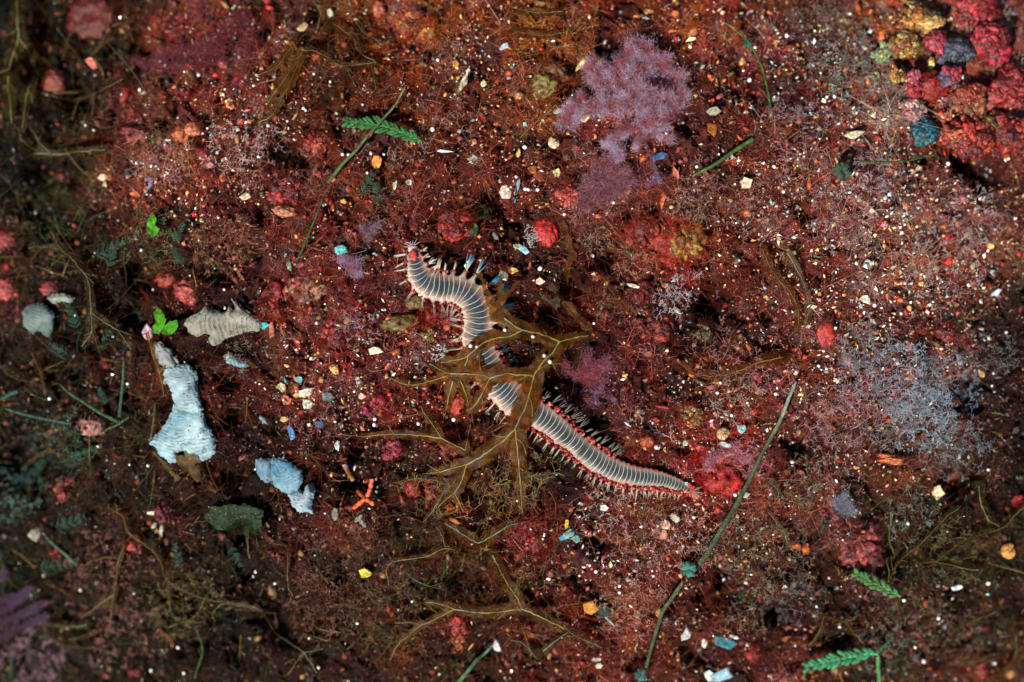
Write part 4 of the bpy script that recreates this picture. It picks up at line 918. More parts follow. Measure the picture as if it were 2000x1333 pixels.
# ================================================================ chalky fans
def poly_sdf(poly):
    P0 = np.array(poly, float); P1 = np.roll(P0, -1, 0)
    def f(X, Y):
        best = np.full(X.shape, 1e9); ins = np.zeros(X.shape, bool)
        for a, b in zip(P0, P1):
            dx, dy = b - a; t = np.clip(((X - a[0]) * dx + (Y - a[1]) * dy) / (dx * dx + dy * dy + 1e-9), 0, 1)
            best = np.minimum(best, np.hypot(X - a[0] - t * dx, Y - a[1] - t * dy))
            c = ((a[1] > Y) != (b[1] > Y)) & (X < (b[0] - a[0]) * (Y - a[1]) / (b[1] - a[1] + 1e-12) + a[0]); ins ^= c
        return np.where(ins, -best, best)
    return f
def fan_part(poly, apex, cols, root, z=8, ring=9, tilt=(0, 0), curl=3.0, ringamp=0.10, step=1.3, name="lobe", edge=1.6):
    seed = R.randrange(9999); sm = smooth_line(list(poly) + [poly[0]], step=5)[:-1, :2] if False else np.array(poly, float)
    sdp = poly_sdf(sm); ax_, ay_ = apex
    c = sm.mean(0)
    def sdf(X, Y): return sdp(X, Y) + .6 * edge * vnoise(X / 6, Y / 6, seed) + edge * .7 * vnoise(X / 2.7, Y / 2.7, seed + 1) + edge * vnoise(X / 14, Y / 14, seed + 12)
    def dist(x, y):
        return np.hypot(x - ax_, y - ay_) + 6 * vnoise(x / 26, y / 26, seed + 2) + 1.8 * vnoise(x / 7, y / 7, seed + 3)
    def zf(x, y, s):
        d = dist(x, y)
        return z + ringamp * np.abs(np.sin(d / ring * math.pi)) + curl * 0.001 * 0 + 1.1 * vnoise(x / 34, y / 34, seed + 4) + 0.18 * vnoise(x / 9, y / 9, seed + 5) \
            + tilt[0] * (x - c[0]) + tilt[1] * (y - c[1]) - curl * np.exp(-np.maximum(-s, 0) / 7.0)
    base = [lin(k) for k in cols]
    def cf(x, y, s):
        d = dist(x, y); u = np.clip(0.5 + 0.75 * fbm(x + d, y, 26, 3, seed + 6), 0, 1)[:, None]
        cc = base[0] * (1 - u) + base[1] * u
        ln = np.exp(-((((d / ring) % 1.0) - 0.5) / 0.13) ** 2)[:, None]; ln2 = np.exp(-((((d / ring * 2.7) % 1.0) - 0.5) / 0.2) ** 2)[:, None]
        bk = np.clip(.55 + 1.1 * fbm(x, y, 16, 2, seed + 14), .05, 1.1)[:, None]; cc = cc * (1 - 0.62 * ln * bk - 0.3 * ln2 * bk) + 0.12 * ln * base[2]
        st = np.clip((fbm(x, y, 9, 3, seed + 8) - 0.42) * 6, 0, 1)[:, None]
        return cc * (1 - st * .6) + st * .6 * base[2]
    ring = ring * .72
    P, F, C = sheet(sdf, (sm[:, 0].min() - 8, sm[:, 0].max() + 8, sm[:, 1].min() - 8, sm[:, 1].max() + 8), step, zf, cf, 0.0006)
    return part(name, P, F, C, M_FAN, root)
def fan(px, py, label, name="fan_algae", cat="fan seaweed"):
    p = W(px, py, 4); return empty(name, p, label, cat)
WB = [(158, 182, 188), (108, 138, 150), (70, 64, 64)]
f = fan(355, 800, "big white chalky fan alga with many fine growth rings, below the bright green leaflets")
fan_part([(300,672),(315,671),(330,683),(345,703),(350,720),(340,735),(322,718),(308,712),(297,690)], (345, 735), [(130,134,136),(160,166,166),(90,60,56)], f, 8, 6, edge=2.2)
fan_part([(322,720),(345,712),(372,714),(384,728),(386,752),(390,778),(398,800),(392,812),(365,806),(345,800),(336,775),(333,756),(318,742)], (352, 700), WB, f, 9.5, 9, edge=2.4)
fan_part([(340,790),(360,796),(396,806),(404,828),(416,850),(420,868),(418,886),(400,900),(372,910),(364,895),(356,880),(346,886),(348,902),(332,904),(312,892),(306,876),(294,868),(290,860),(312,842),(330,818)], (362, 745), [(172,196,202),(116,156,170),(76,74,76)], f, 8, 10, edge=1.8)
f = fan(435, 632, "grey ragged fan alga with a torn upper edge, right of the bright green leaflets")
fan_part([(361,630),(372,618),(390,610),(402,598),(420,606),(440,612),(446,600),(455,608),(464,606),(452,584),(462,592),(480,606),(502,622),(512,634),(505,646),(480,648),(460,656),(440,664),(420,676),(402,670),(410,656),(400,652),(385,660),(368,650)], (520, 640), [(120,122,106),(150,150,138),(74,64,52)], f, 7, 12, ringamp=.2, edge=1.4)
f = fan(545, 930, "blue and white fan alga of overlapping lobes in the lower left")
fan_part([(500,900),(512,893),(530,896),(535,915),(533,940),(520,944),(508,936),(499,918)], (548, 915), [(72,120,150),(116,140,152),(46,56,70)], f, 8, 6)
fan_part([(530,896),(545,893),(562,900),(575,912),(588,920),(590,940),(582,958),(566,966),(548,960),(535,948),(528,925)], (556, 900), [(44,112,146),(136,164,174),(40,50,60)], f, 9, 9)
fan_part([(562,965),(580,955),(592,965),(600,948),(614,943),(613,960),(610,985),(612,1006),(600,1002),(585,1003),(572,990)], (590, 950), [(164,176,182),(110,150,168),(90,84,80)], f, 8, 7)
f = fan(72, 625, "round grey blue fan alga, blurred at the left edge")
fan_part([(42,610),(55,596),(75,590),(95,600),(106,618),(104,640),(96,658),(84,656),(78,648),(62,650),(46,638)], (82, 575), [(84,104,100),(110,124,122),(84,70,74)], f, 10, 9, ringamp=.2)
f = fan(120, 583, "small pale grey lobed fan just above the round blurred one")
fan_part([(92,582),(108,574),(128,574),(146,582),(138,592),(118,590),(104,594)], (110, 600), [(120,130,120),(150,160,150),(60,66,60)], f, 9, 6)
f = fan(462, 702, "tiny ribbed white and blue fan below the grey ragged fan")
fan_part([(441,692),(450,689),(458,697),(468,706),(482,708),(487,716),(470,718),(452,712),(440,708)], (490, 716), [(180,176,160),(110,170,196),(80,80,74)], f, 6, 4, edge=1.0)
f = fan(1745, 45, "dull grey green flap at the top right behind the ochre sponge")
fan_part([(1785,18),(1800,12),(1822,22),(1842,28),(1830,42),(1806,46),(1790,40)], (1780, 50), [(110,110,84),(130,126,96),(80,76,60)], f, 14, 9)

OVER = []
# ================================================================ lumps, crusts, shells, chips
def blob(px, py, rx, ry, rot=0, h=0.7, lift=0.5, col=(150, 40, 30), col2=None, label="", cat="sponge", name="encrusting_sponge", lob=0.28, fr=2.3, mat=None, group=None, sub=4, crater=0, flatten=None, fine=0.12, colmix=1.6, z=None):
    c = W(px, py, lift); V0, F0 = ico(sub); off = R.uniform(0, 90)
    a = n3(V0, fr, off); b = n3(V0, fr * 2.7, off + 7); b2 = n3(V0, fr * 6, off + 17)
    lob = lob * 1.35; r = 1 + lob * (1 - 2 * np.abs(a)) + lob * 0.9 * b + fine * 1.5 * b2
    r = r * (1 + .12 * n3(V0, 1.1, off + 31)); v = V0 * r[:, None]
    if crater:
        q = np.exp(-((v[:, 0] ** 2 + v[:, 1] ** 2) / 0.22)) * (v[:, 2] > 0); v[:, 2] -= crater * q
    ra = math.radians(rot)
    m = np.array([rx * S, ry * S, 0.5 * (rx + ry) * S * h]); v = v * m
    v = v @ np.array([[math.cos(ra), math.sin(ra), 0], [-math.sin(ra), math.cos(ra), 0], [0, 0, 1]])
    c1 = lin(col) * .66; c2 = lin(col2) * .62 if col2 is not None else c1 * 0.4
    t = np.clip(0.5 + colmix * b + 0.9 * b2, 0, 1)[:, None]
    C = c1 * (1 - t) + c2 * t if col2 is not None else c1 * (1 - 0.55 * t)
    o = mesh_np(name, v, F0, C, mat or M_CRUST); o.location = Vector([float(k) for k in c + np.array([0, 0, -m[2] * 0.5])])
    if max(rx, ry) > 11: OVER.append((v + c + np.array([0, 0, -m[2] * 0.5]), mat))
    return tag(o, label, cat, group)
def cluster(px, py, r, n, br, cols, label, cat="sponge", name="coralline_clump", mat=None, lift=1.0, sub=2, squash=1.0, dome=0.5, group=None):
    G = Acc(); c0 = W(px, py, lift - 1.8); n = int(n * 1.9); px_r = r
    for k in range(n):
        a = R.uniform(0, 6.283); q = math.sqrt(R.random()) * r
        p = c0 + np.array([math.cos(a) * q * S, math.sin(a) * q * squash * S, math.sqrt(max(0, 1 - (q / r) ** 2)) * r * S * dome])
        s = br * S * (R.uniform(.35, .8) if R.random() < .65 else R.uniform(.9, 1.35)); V0, F0 = ico(3)
        of = R.uniform(0, 50); n1_ = n3(V0, 1.3, of); n2_ = n3(V0, 3.4, of + 9)
        v = V0 * (1 + 0.75 * n1_ + 0.4 * n2_)[:, None] * s * np.array([R.uniform(.7, 1.5), R.uniform(.7, 1.5), R.uniform(.5, .9)])
        t_ = np.clip(.55 + 1.3 * n2_ + .6 * n1_, .12, 1.25)[:, None]
        G.add(v + p, F0, lin(R.choice(cols)) * R.uniform(.25, .85) * t_)
    g_ = G.get(); OVER.append((g_[0], mat)); o = mesh_np(name, *g_, mat or M_CRUST); recentre(o, c0); return tag(o, label, cat, group)
def chip(px, py, rx, ry, rot, col, label, cat="shell chip", name="shell_chip", lift=4, group=None, thick=0.3, mat=None, jag=0.36, tilt=None, col2=None, k=None):
    k = k or R.choice((5, 6, 7, 8)); rx = rx * 1.1; ry = ry * 1.1
    """an irregular little slab with a bevelled rim"""
    c = W(px, py, lift); rot_ = math.radians(rot)
    rad = [1 + R.uniform(-jag, jag) for _ in range(k)]
    rings = [(0.0, 1.0), (0.55, 1.0), (0.88, 0.85), (1.0, 0.2), (0.92, -0.8), (0.0, -1.0)]
    V = [];
    th = min(rx, ry) * thick
    for (q, hz) in rings:
        for i in range(k):
            a = i * 2 * math.pi / k; V.append((math.cos(a) * rad[i] * rx * q, math.sin(a) * rad[i] * ry * q, hz * th + (R.uniform(-.15, .15) * th if 0 < q < 1 else 0)))
    V = np.array(V) * S; F = []
    for r_ in range(len(rings) - 1):
        for i in range(k): F.append([r_ * k + i, (r_ + 1) * k + i, (r_ + 1) * k + (i + 1) % k, r_ * k + (i + 1) % k])
    tx_, ty_ = tilt or (R.uniform(-.6, .6), R.uniform(-.6, .6))
    V[:, 2] += V[:, 0] * tx_ + V[:, 1] * ty_
    V = V @ np.array([[math.cos(rot_), math.sin(rot_), 0], [-math.sin(rot_), math.cos(rot_), 0], [0, 0, 1]])
    cc = lin(col) * .85; C = np.tile(cc, (len(V), 1)) * np.exp(rng.normal(-.05, .28, (len(V), 1)))
    if col2 is not None:
        w_ = (rng.random(len(V)) < .4)[:, None]; C = np.where(w_, lin(col2) * np.ones_like(C), C)
    o = mesh_np(name, V, np.array(F), C, mat or M_SHELL, smooth=False); o.location = Vector([float(q) for q in c])
    return tag(o, label, cat, group)
def snail(px, py, r, label, col=(196, 160, 116), lift=4, rot=0, tall=1.1):
    c = W(px, py, lift); turns = 2.6; n = 70; t = np.linspace(0, 1, n); a = t * turns * 2 * math.pi + rot
    rr = r * S * (1 - t) ** 1.1; P = np.stack([np.cos(a) * rr * .55, np.sin(a) * rr * .55, t ** 1.3 * r * S * tall], -1)
    V_, F_ = tube(P, rr * .5 + 0.00004, 10); band = (0.75 + 0.3 * np.sin(t * 90))[:, None]
    o = mesh_np("snail_shell", V_, F_, np.repeat(lin(col) * band, 10, 0), M_SHELL); o.location = Vector([float(q) for q in c]); return tag(o, label, "snail shell")

REDS = [(168, 34, 24), (190, 50, 34), (140, 24, 22)]
# --- red and orange growths
cluster(890, 437, 24, 16, 11, [(190,22,18),(205,40,26),(150,16,16)], "bright red lumpy sponge with a cream patch, above the middle of the worm", lift=2)
blob(898, 452, 9, 4, 20, .5, 6, (206,190,150), (190,120,70), "cream sliver lying on the lower edge of the bright red sponge", "shell chip", "shell_sliver", .15, mat=M_SHELL, sub=3)
o = blob(1068, 456, 20, 26, 15, .45, 4, (205,46,28), (196,30,40), "smooth red orange heart shaped lobe left of the brown strap", "red seaweed", "red_algae_lobe", .14, 1.4, fine=.03)
cluster(1107, 380, 22, 26, 6, [(220,70,66),(235,100,90),(180,40,36)], "pinkish red crinkled clump at the lower left of the pink algae", lift=2)
blob(1290, 468, 50, 32, -15, .45, -2, (128,22,16), (176,34,22), "broad dark red sponge right of the brown strap", lob=.35)
cluster(1262, 452, 24, 9, 9, REDS, "rough red knobs on the left rim of the broad dark red sponge", lift=4)
blob(1615, 656, 17, 27, 8, .22, 5, (206,54,42), (180,36,34), "flat red flake standing right of centre among white dots", "red seaweed", "red_flake", .10, 1.3, fine=.02)
blob(1410, 935, 42, 30, -10, .6, -1, (200,14,18), (150,10,14), "glowing crimson mound right of the worm's tail tip", lob=.3)
blob(1395, 905, 26, 16, -30, .6, -1, (150,16,16), None, "darker red knob above the crimson mound", lob=.3)
blob(352, 262, 17, 15, 20, .8, 5, (196,84,44), (214,120,70), "left half of an orange double lobe in the upper left", "orange growth", "orange_lobe", .12, fine=.03)
blob(376, 252, 15, 13, -20, .8, 6, (204,92,48), (222,150,110), "right half of the orange double lobe, above the black hollow", "orange growth", "orange_lobe", .12, fine=.03)
cluster(622, 285, 22, 12, 9, [(186,56,36),(206,84,48),(160,40,30)], "orange red lobes right of the black crevice in the upper left", lift=2)
cluster(562, 378, 26, 14, 11, [(176,36,38),(150,26,30),(196,60,52)], "crimson lobes left of the long green stalk", lift=2)
blob(556, 412, 24, 10, -8, .6, 4, (214,150,110), (196,110,80), "peach coloured shelf under the crimson lobes", "orange growth", "peach_shelf", .15, fine=.05)
cluster(597, 557, 25, 14, 12, [(196,126,100),(206,150,120),(170,80,64)], "peach pink mound left of the worm's head", lift=1.5)
blob(1353, 64, 8, 14, -12, .7, 5, (226,130,66), (232,170,110), "bright orange knob at the top right of the pink algae", "orange growth", "orange_nodule", .15, sub=3)
chip(1349, 77, 9, 4, 10, (240,226,180), "cream chip stuck under the bright orange knob", lift=6)
blob(740, 18, 11, 16, 8, .7, 5, (214,130,96), (196,90,64), "salmon coloured knob at the top edge", "orange growth", "salmon_knob", .16, sub=3)
cluster(800, 52, 24, 14, 7, [(206,110,40),(190,80,30),(150,50,26)], "small orange crumbs in the brown turf at the top edge", lift=2)
cluster(838, 62, 18, 9, 6, [(216,130,50),(190,80,30)], "ochre orange crumbs right of the salmon knob", lift=2)
blob(842, 65, 8, 12, 0, .5, 5, (190,120,50), None, "tan oval bead in the top turf", "bead", "tan_bead", .08, sub=3)
blob(1740, 897, 32, 8, -8, .6, 4, (206,80,36), (232,140,80), "long bright orange streak left of the right edge, on the grey filaments", "orange growth", "orange_ridge", .25)
cluster(1682, 1065, 34, 26, 13, [(140,50,48),(160,64,60),(120,36,36)], "pink red fuzzy mound in the lower right", lift=1, squash=1.25)
cluster(1620, 995, 24, 12, 11, [(110,30,26),(130,40,34)], "dark red low mound beside the grey lilac tuft in the lower right", lift=1)
blob(368, 570, 24, 20, -30, .7, 2, (206,90,84), (150,50,36), "glowing pink knob left of the grey ragged fan", "sponge", "pink_sponge", .3)
blob(322, 545, 18, 12, 20, .6, 3, (190,70,36), (140,40,24), "orange patch up left of the glowing pink knob", "orange growth", "orange_crust", .3)
blob(98, 563, 20, 14, 0, .6, 3, (180,64,66), None, "pink rounded knob at the left", "sponge", "pink_sponge", .15)
blob(8, 565, 22, 20, 0, .6, 3, (170,44,44), (190,90,90), "red pink knob cut by the left edge", "sponge", "pink_sponge", .2)
blob(10, 468, 20, 18, 0, .6, 3, (170,50,54), None, "dull pink patch cut by the left edge, higher up", "sponge", "pink_sponge", .2)
blob(204, 716, 12, 14, 0, .8, 4, (206,84,64), (150,40,30), "small coral red knob left of the white fan's top", "sponge", "red_nodule", .2, sub=3)
blob(178, 832, 24, 16, 5, .6, 4, (176,96,84), (196,150,130), "pale pink mound where the dark green blades meet", "sponge", "pink_sponge", .25)
blob(185, 32, 52, 50, 0, .7, 2, (86,18,12), (110,26,18), "large dark red cup in the shaded top left", "sponge", "red_cup_sponge", .15, crater=.5)
blob(105, 160, 22, 24, 0, .6, 4, (120,56,34), (150,60,34), "dull orange knob under the top left seaweed", "orange growth", "orange_nodule", .2)
chip(178, 122, 9, 13, 20, (214,120,104), "pink rimmed lobe with a white edge, in the dark top left", "shell chip", "pink_shell", lift=10, thick=.35)
blob(243, 185, 8, 18, -20, .6, 5, (176,40,34), None, "red finger left of the orange double lobe", "sponge", "red_finger", .2, sub=3)
blob(262, 262, 26, 12, -5, .5, 3, (150,46,52), (160,70,74), "pinkish crust left of the orange double lobe", "sponge", "pink_sponge", .3)
blob(396, 300, 16, 8, -30, .6, 3, (170,30,38), None, "crimson ridge below the black hollow", "sponge", "crimson_ridge", .25, sub=3)
blob(410, 322, 8, 6, 0, .8, 5, (214,70,90), (240,190,190), "glossy magenta bead below the crimson ridge", "bead", "magenta_bead", .06, sub=3)
cluster(1022, 1020, 14, 10, 8, [(180,18,22),(150,14,18)], "crumbly red sponge, upper piece, below the worm's middle", lift=2)
cluster(1040, 1058, 20, 14, 8, [(186,22,20),(150,16,18),(206,50,40)], "crumbly red sponge, lower piece, left of the teal chips", lift=2)
blob(806, 955, 15, 17, 0, .7, 3, (176,36,32), None, "rounded red knob under the pale edged frond tip", "sponge", "red_nodule", .18, sub=3)
cluster(852, 958, 20, 13, 8, [(170,44,26),(190,70,36),(130,26,20)], "rusty red lumps beside the rounded red knob", lift=1.5)
cluster(895, 1002, 17, 12, 8, [(180,26,24),(206,60,36),(150,20,20)], "red sponge with an ochre edge under the forked frond", lift=2)
blob(888, 1018, 13, 5, -28, .6, 6, (190,140,40), (170,90,34), "ochre rod on the red sponge under the forked frond", "sponge", "ochre_rod", .12, sub=3)
cluster(898, 1222, 17, 12, 9, [(150,20,20),(176,30,26)], "dark red lumps under the bottom seaweed", lift=2)
cluster(898, 1250, 16, 10, 7, [(190,70,26),(206,100,44)], "orange crumbs below the dark red lumps at the bottom", lift=2)
cluster(1472, 1280, 13, 10, 8, [(180,24,22),(206,44,36)], "small bright red clump at the bottom, right of the blue white shell", lift=2)
cluster(650, 655, 30, 14, 8, [(170,34,38),(190,50,50),(150,26,34)], "crimson pebbled patch left of the olive sponge", lift=1.5)
cluster(540, 590, 26, 12, 9, [(160,28,24),(180,40,34)], "deep red flat crust at the foot of the thin green stalk", lift=1)
cluster(735, 795, 24, 16, 7, [(190,50,84),(206,90,110),(160,30,44)], "magenta pink crumbs left of the rust pyramid", lift=1.5)
cluster(765, 880, 18, 12, 7, [(170,36,60),(190,60,84)], "magenta crumbs above the thin left reaching frond", lift=1.5)
blob(895, 790, 14, 22, -8, .9, 3, (196,70,40), (170,50,36), "rust orange pyramid under the middle of the big frond", "orange growth", "orange_pyramid", .15)
cluster(940, 850, 22, 16, 6, [(150,60,26),(190,110,50),(110,40,20)], "rusty crumbs in the dark hollow left of the worm", lift=1)
cluster(880, 870, 20, 12, 9, [(150,44,24),(170,60,30)], "orange brown lumps left of the dark hollow", lift=1)
cluster(862, 612, 26, 12, 12, [(150,24,18),(170,34,24)], "dark red fuzzy sponge in the bend of the worm", lift=1)
cluster(1255, 900, 20, 9, 10, [(130,26,20),(150,34,26)], "dark red knobs above the worm's tail", lift=1)
cluster(1325, 905, 20, 10, 8, [(176,26,20),(140,20,16)], "red knobs between the worm's tail and the snail shell", lift=1)
blob(1265, 862, 12, 10, 0, .7, 4, (206,110,56), (170,50,34), "orange bead cluster above the worm's tail", "orange growth", "orange_nodule", .3, sub=3)
blob(1295, 795, 16, 4, -10, .8, 5, (200,44,48), None, "short red rod above the worm's tail", "red seaweed", "red_rod", .12, sub=3)
cluster(1850, 655, 20, 10, 8, [(176,26,24),(150,20,20)], "red glow of sponge left of the right edge", lift=2)
cluster(1990, 980, 12, 8, 8, [(196,40,50),(170,30,40)], "magenta red knob at the right edge", lift=4)
cluster(1915, 1310, 12, 8, 8, [(196,24,40)], "crimson knob in the bottom right corner", lift=3)
cluster(112, 1085, 12, 10, 6, [(206,60,30),(190,40,24)], "bright orange red crumbs in the dark lower left", lift=5)
cluster(127, 955, 14, 12, 8, [(190,76,60),(170,50,40)], "salmon lumps in the lower left dark", lift=4, squash=1.6)
cluster(318, 1000, 15, 9, 8, [(150,30,50),(120,24,34)], "magenta lump with a white hook beside it, lower left", lift=3)
cluster(262, 1060, 18, 14, 6, [(176,60,52),(200,90,70)], "pink orange crumbs in the lower left turf", lift=3)
cluster(262, 1310, 10, 8, 6, [(180,34,28)], "small red crumb group near the bottom left", lift=3)
cluster(1165, 540, 6, 5, 6, [(170,80,40)], "tiny rust knob right of the brown strap", lift=3)
cluster(1275, 640, 34, 24, 9, [(150,34,22),(176,54,26),(120,22,20)], "rust red knobbly patch right of the grey green fork", lift=1)
cluster(1255, 575, 24, 12, 10, [(140,30,34),(120,24,26)], "dusky red lumps above the rust red patch", lift=1)
# upper right heap
OCH = [(200,130,50),(226,170,80),(170,90,34),(236,206,130)]
cluster(1785, 45, 34, 40, 8, OCH, "ochre yellow knobbly sponge in the upper right heap", lift=8, dome=.6)
cluster(1765, 90, 26, 30, 8, OCH + [(150,110,40)], "lower part of the ochre heap with grooved folds", lift=7)
blob(1822, 46, 22, 10, 20, .6, 13, (236,200,130), (206,150,80), "cream yellow ridge on top of the ochre heap", "sponge", "cream_ridge", .25)
cluster(1725, 105, 18, 22, 5, [(196,210,160),(160,190,150),(206,190,120)], "greenish white crumbly rim left of the ochre heap", "shell heap", "crumbly_shells", lift=6, mat=M_SHELL)
cluster(1752, 150, 12, 14, 6, OCH, "small ochre clump under the main ochre heap", lift=7)
cluster(1925, 85, 34, 26, 14, [(190,40,56),(206,60,72),(170,30,44)], "round crimson pink coralline heap at the upper right", lift=10)
cluster(1900, 25, 30, 16, 14, [(176,40,48),(190,60,60)], "crimson knobs at the top edge on the right", lift=10)
cluster(1828, 84, 16, 8, 12, [(206,70,90),(196,90,110)], "rose pink knobs left of the blue grey lumps", lift=10)
cluster(1868, 100, 22, 14, 12, [(70,84,104),(96,104,124),(120,110,140)], "blue grey rounded lumps in the upper right heap", lift=10, name="blue_grey_clump")
blob(1820, 168, 32, 26, 10, .8, 5, (160,18,16), (130,24,18), "deep red smooth lobe in the middle of the upper right heap", "sponge", "red_lobe", .2)
cluster(1858, 155, 14, 7, 11, [(196,60,80),(110,100,130)], "pink and mauve pair of knobs right of the deep red lobe", lift=10)
cluster(1890, 195, 26, 16, 11, [(206,90,60),(220,130,90),(180,60,40)], "orange pink knobs in the upper right heap", lift=9)
cluster(1890, 270, 42, 40, 9, [(196,54,34),(176,30,26),(206,90,50),(150,30,24)], "fiery red and orange crumbling wall at the right", lift=7)
cluster(1965, 175, 34, 20, 14, [(176,44,50),(196,60,56)], "rose red knobs at the right edge", lift=8)
cluster(1965, 260, 34, 20, 12, [(170,50,34),(150,40,40)], "rust red knobs at the right edge below the rose ones", lift=8)
cluster(1925, 250, 20, 12, 9, [(130,90,34),(150,110,40)], "olive ochre crust at the right of the fiery wall", lift=7)
cluster(1782, 215, 16, 12, 9, [(226,150,150),(206,120,130),(240,190,180)], "pale pink lobes above the teal patch", lift=7)
cluster(1806, 255, 20, 16, 10, [(30,110,130),(40,130,140),(20,80,110)], "teal blue encrusting patch at the right", name="teal_crust", lift=5)
cluster(1785, 165, 9, 10, 7, [(200,50,60),(206,90,110)], "narrow column of pink red beads left of the deep red lobe", lift=9, squash=2.6)
cluster(1870, 277, 8, 7, 6, [(236,190,140)], "cream orange knob at the foot of the fiery wall", lift=9)
# ochre, olive, tan
blob(1062, 168, 22, 20, 15, .35, 4, (150,140,70), (120,104,44), "yellow green folded disc left of the pink algae", "green seaweed", "folded_disc", .22, 1.8, crater=.6)
blob(1085, 140, 24, 16, -30, .5, 3, (130,76,34), (104,66,26), "brown rounded hump above the yellow green disc", "sponge", "brown_hump", .2)
cluster(1340, 480, 26, 16, 11, [(170,110,34),(190,140,50),(140,80,26)], "ochre sponge at the right end of the broad dark red sponge", lift=2)
blob(782, 630, 34, 14, 8, .5, 3, (122,104,40), (96,80,26), "olive oval sponge below the worm's front bend", "sponge", "olive_sponge", .2)
cluster(838, 655, 10, 10, 5, [(170,150,40),(196,170,60)], "yellow crumbs right of the olive oval sponge", lift=3)
blob(812, 590, 20, 12, 10, .5, 3, (132,96,40), (90,80,30), "yellow brown lobe touching the worm's underside", "sponge", "ochre_lobe", .25, sub=3)
cluster(1367, 648, 20, 10, 9, [(120,96,40),(90,80,34)], "olive ochre lump beside the dark hollow right of centre", lift=2)
cluster(1352, 812, 20, 34, 4, [(210,160,84),(190,130,60),(214,206,160)], "tan crumbly branching clump left of the snail shell", "orange growth", "crumbly_clump", lift=4)
snail(1412, 849, 15, "round striped tan snail shell right of the worm's tail")
snail(1083, 280, 13, "cream snail shell left of the pink algae's lower part", (214, 196, 160), rot=2, tall=1.6)
snail(1970, 1078, 18, "orange tan snail shell near the right edge", (206, 150, 80), rot=1, lift=7)
chip(1448, 837, 9, 8, 0, (150,206,206), "pale teal pebble right of the striped snail shell", "pebble", "pebble", thick=.6)
chip(1415, 868, 12, 5, -20, (170,190,186), "pale chip under the striped snail shell")
chip(1338, 865, 7, 7, 20, (196,206,190), "pale square chip left of the striped snail shell", k=5)
chip(715, 1121, 13, 9, 10, (190,176,66), "yellow cracked piece in the fuzzy turf at the bottom", "pebble", "yellow_pebble", thick=.5)
chip(1184, 839, 15, 9, -38, (120,104,60), "brown oval bead above the tail's dark bristles", "bead", "oval_bead", thick=.7, jag=.06, lift=6)
chip(655, 1004, 7, 13, 0, (120,124,110), "grey oval bead right of the blue and white fan", "bead", "oval_bead", thick=.7, jag=.06)
chip(708, 1020, 12, 4, -50, (170,176,164), "bent white twig in the dark turf right of the blue fan", "twig", "white_twig", thick=.8)
chip(702, 1012, 8, 4, 35, (160,166,156), "short end of the bent white twig", "twig", "white_twig", thick=.8)
o = Acc()
for seg_ in ([(727,935),(722,960),(714,975)], [(714,975),(700,985),(690,993)], [(714,975),(726,982),(730,986)], [(714,975),(708,968),(700,960)]):
    q = smooth_line(seg_, step=2); P = W(q[:, 0], q[:, 1], np.full(len(q), 6.0)); v, f_ = tube(P, 4.6 * S * (1 + .15 * np.sin(np.arange(len(q)) * 1.3)), 8)
    tcol = np.clip((q[:, 1] - 935) / 45, 0, 1)[:, None]; o.add(v, f_, np.repeat(lin((206, 90, 84)) * (1 - tcol) + lin((220, 92, 36)) * tcol, 8, 0))
o = mesh_np("orange_branch", *o.get(), M_CRUST); recentre(o, W(714, 975, 4)); tag(o, "orange and pink forked branch right of the blue and white fan", "orange growth")
o = Acc()
for seg_, c_ in (([(672,906),(680,922),(690,938)], (150, 100, 50)), ([(672,906),(676,912)], (120, 110, 150))):
    q = smooth_line(seg_, step=2); P = W(q[:, 0], q[:, 1], np.full(len(q), 6.0)); v, f_ = tube(P, 5.0 * S, 8); o.add(v, f_, lin(c_))
o = mesh_np("banded_twig", *o.get(), M_CRUST); recentre(o, W(680, 922, 4)); tag(o, "short banded ochre and lilac twig above the orange forked branch", "twig")
# bright green leaflets
for (pts, lb) in (([(300,652),(297,640),(304,628),(300,612),(308,601),(318,612),(325,625),(320,640),(312,652)], "left leaflet of the bright green pair between the grey fan and the white fan"),
                  ([(316,652),(320,636),(332,628),(346,626),(348,636),(340,650),(328,656)], "right leaflet of the bright green pair between the grey fan and the white fan"),
                  ([(286,438),(290,424),(300,419),(306,428),(303,440),(312,448),(306,460),(294,464),(288,452)], "bright green leaflet standing alone in the upper left")):
    sd0 = poly_sdf(pts); sdn = R.randrange(999); c_ = np.mean(pts, 0)
    P, F, C = sheet(lambda X, Y: sd0(X, Y) + 1.0 * vnoise(X / 4, Y / 4, sdn), (c_[0] - 30, c_[0] + 30, c_[1] - 40, c_[1] + 40), 1.6,
                    lambda x, y, s: 9 + 1.3 * np.abs((x - c_[0]) / 14) + .6 * vnoise(x / 7, y / 7, sdn + 1), lambda x, y, s: lin((64, 138, 12))[None] * (1 + .25 * vnoise(x / 5, y / 5, sdn + 2))[:, None], .0004)
    o = mesh_np("green_leaflet", P, F, C, M_GREEN); recentre(o, P.mean(0)); tag(o, lb, "green leaflet", "bright green leaflets")
